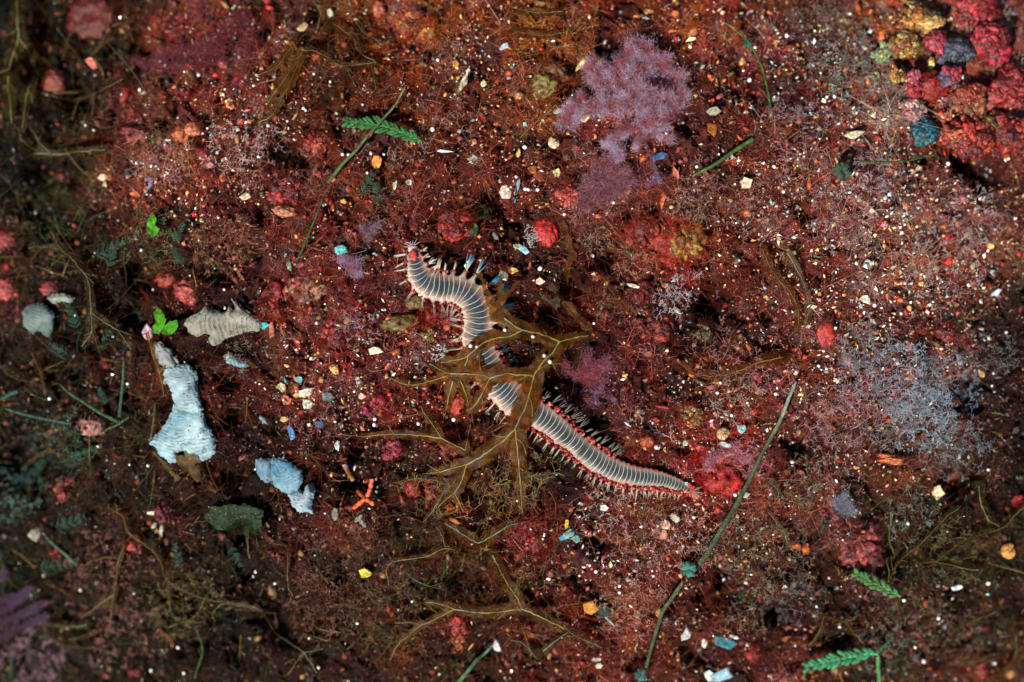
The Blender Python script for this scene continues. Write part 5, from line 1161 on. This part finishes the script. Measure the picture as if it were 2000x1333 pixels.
for (pts, lb, c0_) in (([(395,1012),(415,992),(450,986),(490,988),(515,1000),(512,1030),(495,1048),(460,1042),(425,1036)], "large dark green leaf in the lower left, speckled with grit", (20, 42, 14)),
                  ([(935,378),(942,398),(958,412),(950,418),(948,430),(938,425),(931,432),(934,405)], "dark olive green toothed leaf left of the cream scallop piece", (64, 76, 30)),
                  ([(916,452),(930,436),(934,446),(926,462),(918,462)], "dull green flap at the foot of the toothed leaf", (60, 72, 50))):
    sd1 = poly_sdf(pts); sdn = R.randrange(999); c_ = np.mean(pts, 0); ex = 90
    P, F, C = sheet(lambda X, Y: sd1(X, Y) + 2.6 * vnoise(X / 9, Y / 9, sdn) + 1.6 * vnoise(X / 4, Y / 4, sdn + 7), (c_[0] - ex, c_[0] + ex, c_[1] - ex / 2, c_[1] + ex / 2), 2,
                    lambda x, y, s: 7 + 1.0 * vnoise(x / 22, y / 22, sdn + 1) + .8 * np.abs(vnoise(x / 9, y / 9, sdn + 5)), lambda x, y, s: lin(c0_)[None] * (1 + .35 * vnoise(x / 7, y / 7, sdn + 2))[:, None], .0004)
    o = mesh_np("green_leaf", P, F, C, M_GREEN); recentre(o, P.mean(0)); tag(o, lb, "green leaf")
# chips and shell pieces, each where the photograph has it
for (x, y, a, b, r, c, lb) in [
 (734,685,14,9,-10,(230,216,180),"cream angular chip right of the crimson pebbled patch"), (598,768,15,10,30,(226,222,200),"large white jagged chip in the pebbly patch left of the frond"),
 (600,790,10,9,0,(232,226,204),"white chip just under the large jagged one"), (584,742,7,6,0,(120,200,200),"turquoise chip above the large white jagged one"), (550,757,9,8,0,(190,180,140),"dull cream chip left of the turquoise one"),
 (989,376,11,16,0,(196,180,166),"cream scallop piece with fine rings left of the thin red stem"), (1010,366,4,14,-12,(140,180,196),"narrow blue white sliver right of the thin red stem"), (1005,392,4,6,0,(110,150,176),"small blue chip at the foot of the thin red stem"),
 (1142,231,10,8,10,(232,206,160),"bright cream chip at the left tip of the pink algae"), (592,55,11,8,30,(206,180,130),"cream crumb pair at the top left"), (645,28,6,8,0,(190,196,170),"small pale chip near the top edge left of the salmon knob"),
 (1297,1026,9,9,0,(226,170,136),"salmon rough chip under the worm's tail, upper piece"), (1296,1044,6,8,0,(226,150,124),"salmon rough chip under the worm's tail, lower piece"), (1180,992,8,7,0,(226,230,220),"bright white chip below the worm's belly"),
 (1318,1012,8,6,-30,(190,196,170),"pale green angular chip right of the salmon chips"), (1341,1240,11,11,0,(232,232,230),"roundish white pebble near the bottom"), (1375,1255,6,9,-10,(226,220,190),"cream oval chip right of the roundish white pebble"),
 (1170,1300,7,6,0,(230,226,196),"cream wedge at the bottom edge"), (1165,1288,8,5,10,(216,216,206),"white chip touching the cream wedge at the bottom"), (970,1263,7,11,10,(232,236,240),"white broken shell at the tip of the short bottom stalk"),
 (1452,966,11,9,0,(206,210,190),"pale speckled pebble right of the long green stalk"), (1668,263,16,8,15,(206,196,160),"white and tan cylinder in the upper right"), (1714,228,17,6,-18,(226,232,224),"bright white bent sliver in the upper right"),
 (1728,240,10,5,-30,(150,150,126),"grey sliver touching the bent white one"), (1690,584,11,10,0,(226,222,206),"rough white pebble right of the worm, above the red flake"), (1696,514,8,7,0,(206,210,200),"round pale pebble in the gritty right side"),
 (1833,964,9,12,0,(206,190,150),"cream oval at the right below the dark hollow"), (1946,572,10,8,30,(206,222,236),"pale blue chip at the right edge"), (1873,704,6,10,0,(236,240,240),"bright upright white chip at the right"),
 (1918,730,6,8,0,(226,180,120),"orange white chip right of the bright upright one"), (1870,1148,9,6,0,(206,214,214),"pale chip low on the right"), (569,846,6,12,20,(60,130,176),"curved blue chip in the pebbly patch"),
 (513,820,12,5,-40,(120,160,176),"narrow blue grey chip under the tiny ribbed fan"), (665,488,11,9,20,(96,190,186),"turquoise shell piece left of the worm's head"), (565,520,5,8,0,(120,160,140),"dull teal chip left of the peach mound"),
 (516,636,8,7,0,(60,200,196),"bright turquoise cube at the tip of the grey ragged fan"), (530,645,5,16,5,(196,120,100),"pink upright rod right of the turquoise cube"), (680,625,12,6,35,(226,200,130),"cream curved chip left of the olive sponge, upper"),
 (662,640,8,6,20,(206,196,110),"yellow white chip left of the olive sponge, lower"), (1322,607,8,5,-40,(226,226,220),"white chip beside the white forked tuft"), (1240,560,14,4,-12,(196,190,166),"pale thin sliver above the rust red patch"),
 (1025,488,14,6,-28,(130,176,186),"blue and cream hinged shell above the brown finger blade"), (1012,482,7,5,-20,(196,196,160),"cream bead on the hinged blue shell"), (968,462,9,4,-50,(150,156,130),"grey club shaped chip above the hinged shell"),
 (984,538,9,9,0,(226,216,170),"cream knob by the blue bristles"), (1000,530,9,6,0,(226,170,90),"orange knob by the blue bristles"), (1056,550,7,6,0,(216,200,176),"pale round chip right of the brown finger blade"),
 (1103,1048,14,6,30,(60,150,176),"teal blue shard in the chip pile below the worm"), (1113,1042,10,8,0,(160,170,140),"grey green chip in the pile below the worm"), (1125,1052,8,6,0,(120,160,160),"pale teal chip at the right of the pile below the worm"), (1107,1022,5,9,-10,(206,170,60),"yellow sliver above the teal chip pile"),
 (1152,1190,13,14,0,(190,130,50),"ochre crumb beside the dark clam in the lower middle"), (1180,1192,13,16,-30,(50,70,66),"dark green clam shell in the lower middle"), (1190,1213,16,2.5,-42,(190,200,170),"pale rim of the dark clam shell"),
 (1418,1254,20,10,-8,(70,140,150),"teal bivalve shell near the bottom, right of centre"), (1432,1244,10,3,-14,(216,206,190),"cream edge of the teal bivalve"), (1408,1318,26,14,20,(150,190,206),"blue white broken shell at the bottom edge"), (1388,1320,12,10,0,(226,230,210),"white end of the broken shell at the bottom edge"),
 (290,648,11,14,10,(206,170,190),"lilac white chip above the white fan's tip"), (68,1045,9,13,0,(206,200,180),"pale rough chip in the dark lower left"), (300,1003,13,3,5,(216,220,200),"white sliver on the magenta lump"), (315,1035,3,14,-8,(170,176,160),"upright grey sliver below the magenta lump"),
 (300,1027,5,7,-30,(226,226,190),"cream bead left of the upright grey sliver"), (1055,8,8,5,0,(206,170,110),"cream crumb at the top edge"), (890,125,6,8,0,(220,150,80),"orange crumb right of the top ochre crumbs"), (945,165,7,8,0,(206,196,150),"cream bead under the top orange crumbs"),
 (905,160,6,18,-28,(170,150,130),"long pale shard in the top middle"), (985,92,8,5,20,(176,206,220),"pale blue chip near the top middle"), (735,318,9,11,-20,(206,130,50),"orange teardrop hanging under the feather frond"), (772,360,4,10,0,(216,216,190),"upright cream chip below the feather frond"),
 (800,355,7,7,0,(226,226,200),"white angular chip below the feather frond"), (868,296,14,3,-3,(206,230,236),"bright white quill end at the foot of the feather frond"), (930,312,16,6,-12,(170,180,176),"grey pink shell piece right of the feather frond's foot"),
 (1090,218,9,5,20,(176,176,150),"pale shard at the far left of the pink algae"), (1392,218,12,9,0,(150,150,126),"dull grey pebble right of the pink algae"), (1392,252,9,16,25,(176,106,40),"amber shard right of the pink algae"), (1320,340,8,11,10,(190,100,76),"salmon bead under the pink algae's right end"),
 (1362,320,9,11,15,(80,60,50),"dark crumb right of the salmon bead"), (1455,358,11,11,25,(226,206,170),"cream jagged chip right of the bright green blade"), (1290,305,14,6,20,(84,120,170),"blue flat alga piece under the pink algae"), (1052,345,14,10,-30,(160,80,50),"rust bead left of the pinkish red crinkled clump"),
 (1040,332,10,8,0,(150,80,50),"rust bead above the other rust bead"), (1088,338,8,7,0,(190,190,120),"yellow white ringed bead near the rust beads"), (205,360,6,6,0,(226,206,150),"cream bead in the left upper turf"), (480,385,12,8,50,(226,200,160),"cream peach shell fragment left of the crimson lobes"),
 (290,360,8,12,-15,(110,150,190),"blue white chip in the upper left turf"), (200,348,8,8,0,(230,216,180),"bright cream chip in the upper left turf"), (1985,840,8,8,0,(80,60,50),"dark crumb at the right edge"), (648,668,8,8,0,(180,60,44),"red chip under the yellow white chip"),
 (640,775,10,10,0,(80,110,110),"dark teal chip in the pebbly patch"), (560,780,9,9,0,(180,90,60),"rust chip in the pebbly patch"), (625,830,8,6,0,(60,90,130),"blue chip low in the pebbly patch"), (555,820,8,8,10,(206,170,110),"tan chip low in the pebbly patch"),
 (660,870,5,9,-10,(226,236,230),"white pointed chip above the thin left reaching frond"), (700,745,4,11,10,(216,206,196),"thin white upright chip left of the frond's tip"), (707,775,6,6,0,(236,190,170),"pink white chip under the thin upright one")]:
    chip(x, y, a, b, r, c, lb, lift=2.6)

# ---- bright round grains resting on weed and turf
GR = [(593,212,4),(597,216,3),(669,302,4),(681,303,4),(524,246,4),(717,338,4),(845,253,5),(750,302,3),(657,128,4),(855,118,4),(645,160,3),(613,145,3),(348,1265,4),(1157,500,5),(915,512,4),(910,519,4),(1055,525,5),(732,819,5),(731,830,5),(886,820,5),
 (817,828,4),(1282,874,5),(1407,748,4),(1401,768,4),(1436,967,4),(1548,902,5),(1515,770,4),(1540,490,4),(1632,641,4),(1612,660,3),(1609,686,4),(1708,597,4),(1722,602,3),(1760,613,4),(1753,710,4),(1512,326,5),(1530,375,4),(1587,392,3),(1615,190,4),(1630,189,4),
 (1603,143,3),(1464,157,5),(1475,93,4),(1348,92,4),(1361,326,4),(1060,236,4),(1025,288,5),(1026,370,4),(1198,396,4),(1008,346,4),(1032,371,4),(1050,371,4),(1102,419,4),(919,676,4),(931,678,3),(1063,695,4),(1041,658,4),(1074,707,4),(986,645,4),(923,1062,4),
 (1169,1080,4),(1164,1117,4),(1210,1145,4),(1210,1158,4),(1355,1011,4),(1152,1105,4),(1457,1138,4),(698,1218,4),(537,1140,3),(622,1304,4),(805,1175,3),(635,1003,3),(604,1247,3),(276,489,4),(148,617,4),(299,566,3),(438,566,4),(97,779,4),(93,803,3),(249,750,4),
 (253,908,3),(295,1310,4),(141,1223,4),(157,1153,4),(262,1160,3),(1547,903,4),(1595,1185,3),(1646,1055,3),(1930,918,4),(1773,1023,5),(1930,1140,5),(1833,1208,5),(1852,320,5),(1943,1296,4),(1965,650,4),(1640,1225,4),(505,923,4),(499,917,3),(289,910,4),(405,251,3),(396,261,3),(388,147,4),(436,185,4),(280,320,3),(167,245,3),(97,408,3),(1160,632,3)]
gsrc = None
for (x, y, r_) in GR:
    if gsrc is None:
        v = ico(2)[0] * 1.0; gsrc = mesh_np("white_grain", v * S * (1 + .06 * rng.normal(size=(len(v), 1))), ico(2)[1], lin((236, 236, 232)), M_GRAIN)
        o = gsrc
    else: o = gsrc.copy(); COL.objects.link(o)
    p = W(x, y, 4.5)
    if 850 < x < 1110 and 640 < y < 940: p = W(x, y, 15.2)
    o.location = Vector([float(k) for k in p]); q = r_ * R.uniform(.85, 1.1) * .95; o.scale = (q, q * R.uniform(.85, 1), q * .9); o.rotation_euler = (R.uniform(0, 3), R.uniform(0, 3), R.uniform(0, 3))
    tag(o, "small bright white rounded grain lying loose on the algae", "grain", "bright white rounded grains")

# ---- turf creeping over the lumps, thickest round their feet
Vb = []
for v, m_ in OVER:
    c_ = v.mean(0); hx_, hy_ = topx(c_[0], c_[1], c_[2])
    if m_ is M_SHELL or (hx_ > 1680 and hy_ < 310): continue
    e_ = np.ptp(v[:, :2], axis=0).max() / 2
    rr = np.hypot(v[:, 0] - c_[0], v[:, 1] - c_[1]) / e_; up_ = v[:, 2] > c_[2] - .2 * np.ptp(v[:, 2])
    nz_ = fbm(v[:, 0] / S, v[:, 1] / S, 12, 2, 401)
    pr_ = np.clip((rr - .78) * 2.5 + .5 * nz_, .012, 1) * up_
    want = max(36, int(min(e_ / S, 40) * e_ / S * .38)); q = np.nonzero(rng.random(len(v)) < pr_)[0]
    if len(q) == 0: continue
    Vb.append(v[rng.choice(q, want)] + rng.normal(0, .0003, (want, 3)))
vb = np.concatenate(Vb); n = len(vb); per = 3; rep = np.repeat(np.arange(n), per)
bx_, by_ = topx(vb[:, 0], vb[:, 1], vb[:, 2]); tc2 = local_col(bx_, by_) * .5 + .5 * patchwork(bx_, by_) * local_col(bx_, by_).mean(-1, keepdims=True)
th = rng.uniform(0, 6.283, n * per); el = rng.uniform(.1, 1.2, n * per); d = np.stack([np.cos(th) * np.cos(el), np.sin(th) * np.cos(el), np.sin(el)], -1)
c_ = (tc2 * np.exp(rng.normal(0, .5, (n, 1))))[rep]
V, F, C = ribbons(vb[rep], d, 0.0016 * rng.uniform(.5, 1.5, n * per), rng.normal(0, .8, (n * per, 3)), rng.uniform(.0001, .00026, n * per), c_ * .6, c_ * 1.7, 3)
tag(mesh_np("creeping_turf", V, F, C.clip(0, .8), M_TURF), "thin red brown turf creeping over the edges of the sponges and coralline lumps", "algae turf", kind="stuff")

# ================================================================ fluffy bushes of fine filaments
def fluffy(branches, label, col=(150, 92, 112), tip=(176, 160, 190), hairs=900, hl=9.0, z=7, cat="pink seaweed", name="fluffy_algae", tipf=1.0, spread=1.0, w=0.00009, rad=7):
    """branches: (x0,y0,x1,y1[,radius]) axes dressed in fine short hairs"""
    c0 = None; Vs = Acc(); allb = []
    for br in branches:
        x0, y0, x1, y1 = br[:4]; rd = br[4] if len(br) > 4 else rad
        l = math.hypot(x1 - x0, y1 - y0); q = smooth_line([(x0, y0), ((x0 + x1) / 2 + R.uniform(-.12, .12) * l, (y0 + y1) / 2 + R.uniform(-.12, .12) * l), (x1, y1)], step=3)
        zz = z + np.linspace(0, 2.5, len(q)) + R.uniform(-1, 1.5); P = W(q[:, 0], q[:, 1], zz)
        v, f_ = tube(P, np.linspace(1.1, .5, len(q)) * S * 0.6, 5); Vs.add(v, f_, lin(col) * .9)
        n = int(hairs * l / 60); t = rng.random(n) ** 0.85; ii = np.minimum((t * (len(P) - 1)).astype(int), len(P) - 2)
        b = P[ii] + (P[ii + 1] - P[ii]) * rng.random((n, 1)) + rng.normal(0, rd * S * .6, (n, 3)) * np.array([1, 1, .6])
        dd = unit(P[ii + 1] - P[ii]) * .5 + rng.normal(0, .8, (n, 3)); dd[:, 2] = np.abs(dd[:, 2]) * .6
        L = hl * S * rng.uniform(.5, 1.5, n) * (1 - .3 * t)
        u = (t[:, None] ** 3) * tipf * rng.uniform(.3, 1, (n, 1))
        ca = lin(col)[None] * np.exp(rng.normal(0, .45, (n, 1))) * (1 - u) + lin(tip)[None] * u
        V, F, C = ribbons(b, unit(dd), L, rng.normal(0, .35, (n, 3)), np.full(n, w * 1.5) * rng.uniform(.7, 1.4, n), ca * .9, ca * 1.7, 2)
        Vs.add(V, F, C)
    V, F, C = Vs.get(); o = mesh_np(name, V, F, C.clip(0, .85), M_FLUFF); c = V.mean(0); c[2] = V[:, 2].min(); recentre(o, c)
    return tag(o, label, cat)
def puffs(cs, k=4, l0=16, l1=27, rd=9):
    out = []
    for (x, y) in cs:
        a0 = R.uniform(0, 6.28)
        for q in range(k):
            a = a0 + q * 6.283 / k + R.uniform(-.5, .5); l = R.uniform(l0, l1); out.append((x, y, x + math.cos(a) * l, y + math.sin(a) * l, rd * R.uniform(.6, 1.2)))
    return out
fluffy(puffs([(1242,98),(1268,108),(1225,115),(1292,128),(1210,138),(1250,140),(1170,128),(1158,145),(1182,160),(1212,168),(1250,175),(1290,165),(1318,162),(1326,185),(1318,205),(1300,200),(1265,205),(1228,205),(1195,208),(1162,205),(1135,200),(1118,215),(1112,236),(1282,235),(1304,226),(1262,240),(1240,190),(1275,180)])
       + [(1268,230,1290,270,5),(1290,270,1312,272,8),(1255,235,1215,268,6),(1235,240,1180,285,7),(1262,250,1240,290,4)],
       "large fluffy pinkish lilac seaweed bush at the upper right of centre with pale bluish tips", (140, 72, 80), (190, 200, 228), 800, 9, 9, tipf=1.0)
fluffy(puffs([(1180,322),(1165,345),(1152,362),(1200,350),(1215,370),(1188,376),(1158,386),(1226,345),(1142,398),(1205,325)], 4, 14, 24, 9),
       "lower dusky pink bush below the large lilac one", (118, 62, 66), (170, 140, 160), 620, 8, 6)
fluffy([(1215,300,1190,285,8),(1215,300,1200,290,8),(1215,300,1205,310,7)], "small pale lilac tuft between the two pink bushes", (150, 110, 130), (170, 180, 210), 1500, 7, 9)
fluffy([(1245,235,1290,360,3),(1290,350,1270,350,6),(1290,350,1262,362,5),(1300,345,1275,345,4)], "thin pinkish runner ending in a pale tuft beneath the lilac bush", (120, 70, 90), (160, 160, 190), 300, 5, 6)
fluffy([(1085,690,1130,740,8),(1130,740,1190,700,9),(1130,740,1195,715,9),(1130,740,1150,690,9),(1130,745,1100,725,8),(1130,745,1185,745,9),(1140,740,1180,770,8),(1120,760,1160,790,8),(1120,745,1095,760,6)],
       "purple pink bush right of the big frond, above the worm's tail", (122, 58, 66), (150, 100, 130), 520, 8, 6)
fluffy([(1100,785,1128,760,2.5),(1128,760,1172,768,3),(1172,768,1175,755,4),(1160,765,1165,790,4),(1170,766,1160,775,5),(1128,760,1120,740,2),(1190,775,1200,785,4)], "wiry lilac sprig with branched tips just above the worm's tail", (130, 90, 120), (180, 160, 200), 350, 4, 8)
fluffy([(480,30,440,60,16),(470,60,400,90,16),(450,90,370,110,15),(440,100,310,112,12),(440,120,260,118,9),(500,90,460,120,14),(490,60,470,110,14),(470,130,455,180,10),(455,30,490,40,14)], "dusky violet pink bush spread across the upper left", (110, 46, 52), (120, 72, 92), 420, 10, 7)
fluffy([(-30,1210,60,1150,8),(-30,1190,40,1170,9),(-30,1230,70,1190,7),(-30,1260,90,1205,6),(-20,1150,10,1120,9),(60,1190,85,1180,5)], "dim purple bush at the left edge near the bottom", (80, 52, 72), (110, 90, 120), 700, 9, 10)
fluffy([(725,455,705,445,8),(725,455,740,440,8),(725,455,720,470,7)], "grey lilac tuft above left of the worm's head", (116, 90, 100), (150, 140, 160), 900, 7, 5)
fluffy([(690,520,665,505,10),(690,520,700,510,9),(680,530,705,535,8)], "pale bluish pink fluff just left of the worm's head", (140, 100, 116), (170, 170, 210), 1000, 7, 5)
fluffy([(1420,880,1385,900,10),(1420,880,1440,870,9),(1425,890,1460,900,8),(1400,890,1380,915,6)], "wispy rose fluff on top of the crimson mound", (150, 90, 106), (190, 150, 170), 420, 9, 6, w=.00008)
fluffy([(1642,1000,1630,975,8),(1642,1000,1660,985,9),(1645,1000,1650,965,7),(1650,1005,1670,1000,6)], "grey blue fuzz beside the pink fuzzy mound", (110, 110, 124), (150, 160, 176), 700, 8, 9)
def netting(px, py, r, n, label, col=(150, 160, 166), L=(0.0016, 0.0038), sq=1.0, w=0.00026, lift=6, depth=(1, 2, 3)):
    out = []
    for _ in range(n):
        a = R.uniform(0, 6.283); q = math.sqrt(R.random()) * r * 1.15; b = W(px + math.cos(a) * q, py + math.sin(a) * q * sq, lift + R.uniform(-1, 2))
        c = lin(col) * R.uniform(.7, 3.1); antler(b, R.uniform(0, 6.283), R.uniform(*L), R.choice(depth), out, w=w * R.uniform(.6, 1.2), cb=c * .7, ct=c, up=.5)
    V, F, C = antler_mesh(out); o = mesh_np("wiry_algae", V, F, C.clip(0, .8), M_FIL); c = V.mean(0); c[2] = V[:, 2].min(); recentre(o, c)
    return tag(o, label, "wiry seaweed")
for (x, y, r_, n, c, lb, kw) in [
 (450,285,40,60,(170,150,140),"whitish wiry tuft right of the orange double lobe",dict(sq=1.2)), (475,335,34,34,(150,110,104),"rosy wiry tuft below the whitish one",{}), (525,285,30,44,(150,130,130),"wiry tuft left of the orange red lobes",{}),
 (1034,462,16,24,(196,186,180),"white antler like tuft left of the smooth red heart lobe",dict(L=(.0012,.0026))), (1165,475,26,34,(140,116,100),"brownish wiry tuft right of the brown strap",{}), (1330,560,26,26,(176,170,184),"white forked tuft over the turf right of centre",dict(L=(.0016,.0034))),
 (1310,590,30,34,(160,150,150),"wispy pale tuft with a long lower branch right of centre",{}), (1430,775,44,36,(150,134,124),"loose looping net of pale threads above the striped snail shell",dict(L=(.003,.006),w=.0002)), (1240,818,14,7,(170,170,160),"tiny pale twig tuft above the worm's tail",{}),
 (1300,850,20,5,(180,160,166),"pale curved wisp left of the pale square chip",dict(L=(.003,.005))), (1690,680,50,110,(120,126,130),"grey wiry fuzz left part, right of the flat red flake",{}), (1770,740,60,170,(130,144,156),"blue grey wiry fuzz, the widest patch at the right",{}),
 (1800,820,56,190,(130,150,164),"pale blue grey wiry fuzz, lower patch at the right",{}), (1730,830,44,80,(120,120,116),"dull wiry fuzz above the long orange streak",{}), (1840,880,40,60,(96,96,90),"dim grey fuzz right of the long orange streak",{}),
 (1950,690,40,60,(96,96,96),"dim wiry fuzz near the right edge",{}), (1540,215,34,40,(130,110,116),"lilac wiry tuft in the upper right turf",{}), (1600,235,34,30,(130,110,120),"second lilac wiry tuft left of the white and tan cylinder",{}), (1660,160,50,70,(120,124,112),"grey green fuzz left of the crumbly rim",{}),
 (60,1290,60,110,(150,110,130),"pinkish grey fuzz in the bottom left corner",{}), (200,1110,60,90,(120,76,66),"rosy brown fuzz in the lower left",{}), (350,1180,70,110,(90,84,40),"olive wires in the lower left",dict(L=(.002,.005))), (130,860,60,90,(66,90,70),"grey green wires under the pale pink mound",dict(L=(.002,.004))),
 (250,1230,60,90,(130,90,80),"rosy frosted wires low in the left quarter",{}), (90,420,60,80,(70,74,36),"olive wires in the dark upper left",dict(L=(.002,.005))), (30,960,50,80,(80,110,104),"grey green fuzz at the dark left edge",{}), (290,470,50,70,(80,96,60),"greenish wires below the lone bright green leaflet",{}),
 (620,1180,60,90,(120,80,66),"brown rosy wires near the bottom, left of the yellow piece",{}), (430,480,50,70,(120,84,60),"brown wires above the grey ragged fan",{}), (1850,1080,60,90,(90,88,50),"olive wires under the spreading right seaweed",dict(L=(.002,.005))), (1480,1180,50,60,(120,110,90),"dull grey wires in the dim lower right",{}),
 (940,1000,60,40,(140,112,50),"olive twiglets under the lower end of the big central seaweed",dict(L=(.003,.007),w=.0002)), (1030,930,50,26,(130,108,60),"olive twiglets left of the worm's tail",dict(L=(.003,.006),w=.0002)), (840,960,60,30,(130,110,60),"thin olive twiglets over the red knobs left of centre",dict(L=(.003,.006),w=.0002)),
 (1060,1140,60,34,(120,92,50),"brown twiglets right of the bottom fork",dict(L=(.003,.006),w=.0002)), (760,1200,70,44,(110,88,44),"brown twiglets at the left end of the bottom seaweed",dict(L=(.003,.007),w=.0002)), (700,1060,60,50,(110,72,52),"brown wires between the white twig and the yellow piece",{}),
 (1330,1060,60,90,(160,116,110),"pale rosy fuzz left of the long green stalk's lower part",{}), (1230,1180,60,80,(150,110,96),"rosy fuzz near the bottom, right of the dark clam",{}), (1430,1060,50,70,(110,100,80),"olive grey fuzz just right of the long green stalk",{}), (1500,720,50,60,(150,100,100),"rosy wires around the tip of the long green stalk",{}),
 (1620,820,60,90,(150,120,124),"lilac rosy fuzz left of the blue grey patch",{}), (1400,680,50,60,(140,96,90),"russet wires below the olive ochre lump",{}), (1640,900,60,70,(120,100,96),"dull lilac wires left of the long orange streak",{}), (1150,300,40,30,(150,120,120),"wires below left of the lilac bush",{}), (1000,180,60,50,(130,84,60),"russet wires in the upper middle",{}),
 (580,330,40,50,(150,100,96),"rosy wires around the crimson lobes",{}), (330,320,50,80,(160,110,104),"rosy frosted fuzz in the upper left",{}), (620,800,60,60,(140,96,96),"rosy wires in the pebbly patch",{}), (770,420,50,50,(130,90,80),"russet wires above the worm's head",{}), (1730,1260,50,60,(110,110,96),"grey wires at the bottom right feather frond",{}),
 (1850,760,60,150,(120,134,150),"pale grey blue fuzz above the dark hollow at the right",{}), (1700,750,56,130,(140,130,140),"lilac grey wiry fuzz below the flat red flake",{}), (1880,880,50,90,(110,120,124),"grey wires below the dark hollow at the right",{}),
 (1650,420,60,110,(150,120,120),"rosy frosted fuzz in the gritty right side",{}), (1850,520,70,130,(150,140,140),"frosted grey pink fuzz near the right edge",{}), (1560,330,50,80,(150,110,110),"rosy wires left of the teal knotted green strand",{}), (1700,340,40,70,(140,130,140),"lilac frosted wires under the green strand at the right",{}),
 (1900,420,60,110,(140,120,124),"grey rosy fuzz below the red coralline heap",{}), (1780,1010,50,70,(96,110,104),"grey green wires left of the cream oval at the right",{}), (1650,130,60,90,(120,134,130),"pale grey green fuzz at the top right",{}), (1480,420,50,60,(140,104,90),"russet wires below the bright green blade's end",{}),
 (1590,60,50,60,(96,92,84),"dim fuzz near the top edge at the right",{}), (1180,1000,50,50,(150,136,130),"pale wiry tuft under the worm's belly",{}), (1245,1070,50,60,(140,104,104),"rosy wiry tuft below the tail",{}), (1350,400,36,60,(140,110,100),"brownish pink wiry tuft under the bright green blade",{}),
 (1390,370,50,50,(130,96,90),"wiry tuft right of the dusky pink bush",{}), (1520,1090,60,80,(110,96,76),"brown grey tangle right of the long green stalk",{}), (1560,940,44,60,(104,100,80),"olive grey tangle below the long green stalk's top",{}), (1455,900,34,40,(150,110,120),"rosy wires between crimson mound and green stalk",{}),
 (880,230,50,40,(120,100,90),"thin wires above the feather frond's foot",{}), (800,300,40,26,(130,120,110),"thin wires under the feather frond",{}), (680,1130,90,150,(96,72,60),"brown fuzz left of the yellow cracked piece",dict(w=.00014)), (840,1110,80,110,(84,66,40),"brown tangled threads over the bottom hollow",dict(L=(.002,.005),w=.00014)),
 (960,1140,60,70,(80,60,36),"brown tangled threads right of the bottom hollow",dict(L=(.002,.005),w=.00014)), (640,600,40,60,(110,70,70),"fine rosy tangle left of the olive sponge",dict(w=.00014)), (700,640,34,44,(130,110,116),"pale wires left of the cream angular chip",{}), (830,690,30,30,(130,90,96),"rosy wires below the olive sponge",{}),
 (860,688,12,26,(206,200,196),"whitish fuzzy curl at the left tip of the big frond",dict(L=(.001,.002))), (1010,950,40,40,(110,100,80),"pale wires under the lower branches of the big frond",{}), (1640,700,30,30,(140,100,100),"rosy wires below the flat red flake",{}), (470,700,30,30,(110,96,84),"wires around the tiny ribbed fan",{}),
 (760,540,40,60,(120,70,70),"fine rosy tangle left of the worm's front bend",dict(w=.00013)), (1230,510,36,40,(140,110,90),"brown wiry tuft under the small olive blade",{}), (1205,600,40,50,(120,84,66),"rusty wires left of the rust red patch",{}), (1760,190,40,50,(110,106,100),"grey wires left of the narrow bead column",{}),
 (1950,30,50,60,(130,120,112),"grey fuzz at the top right corner",{}), (1740,1180,50,60,(110,76,70),"rosy grey fuzz behind the smaller feather frond",{}), (1850,1230,60,80,(100,80,70),"dim fuzz in the bottom right quarter",{}), (1560,1170,50,60,(100,90,90),"grey fuzz left of the smaller feather frond",{})]:
    netting(x, y, r_, int(n * 1.3), lb, c, **kw)
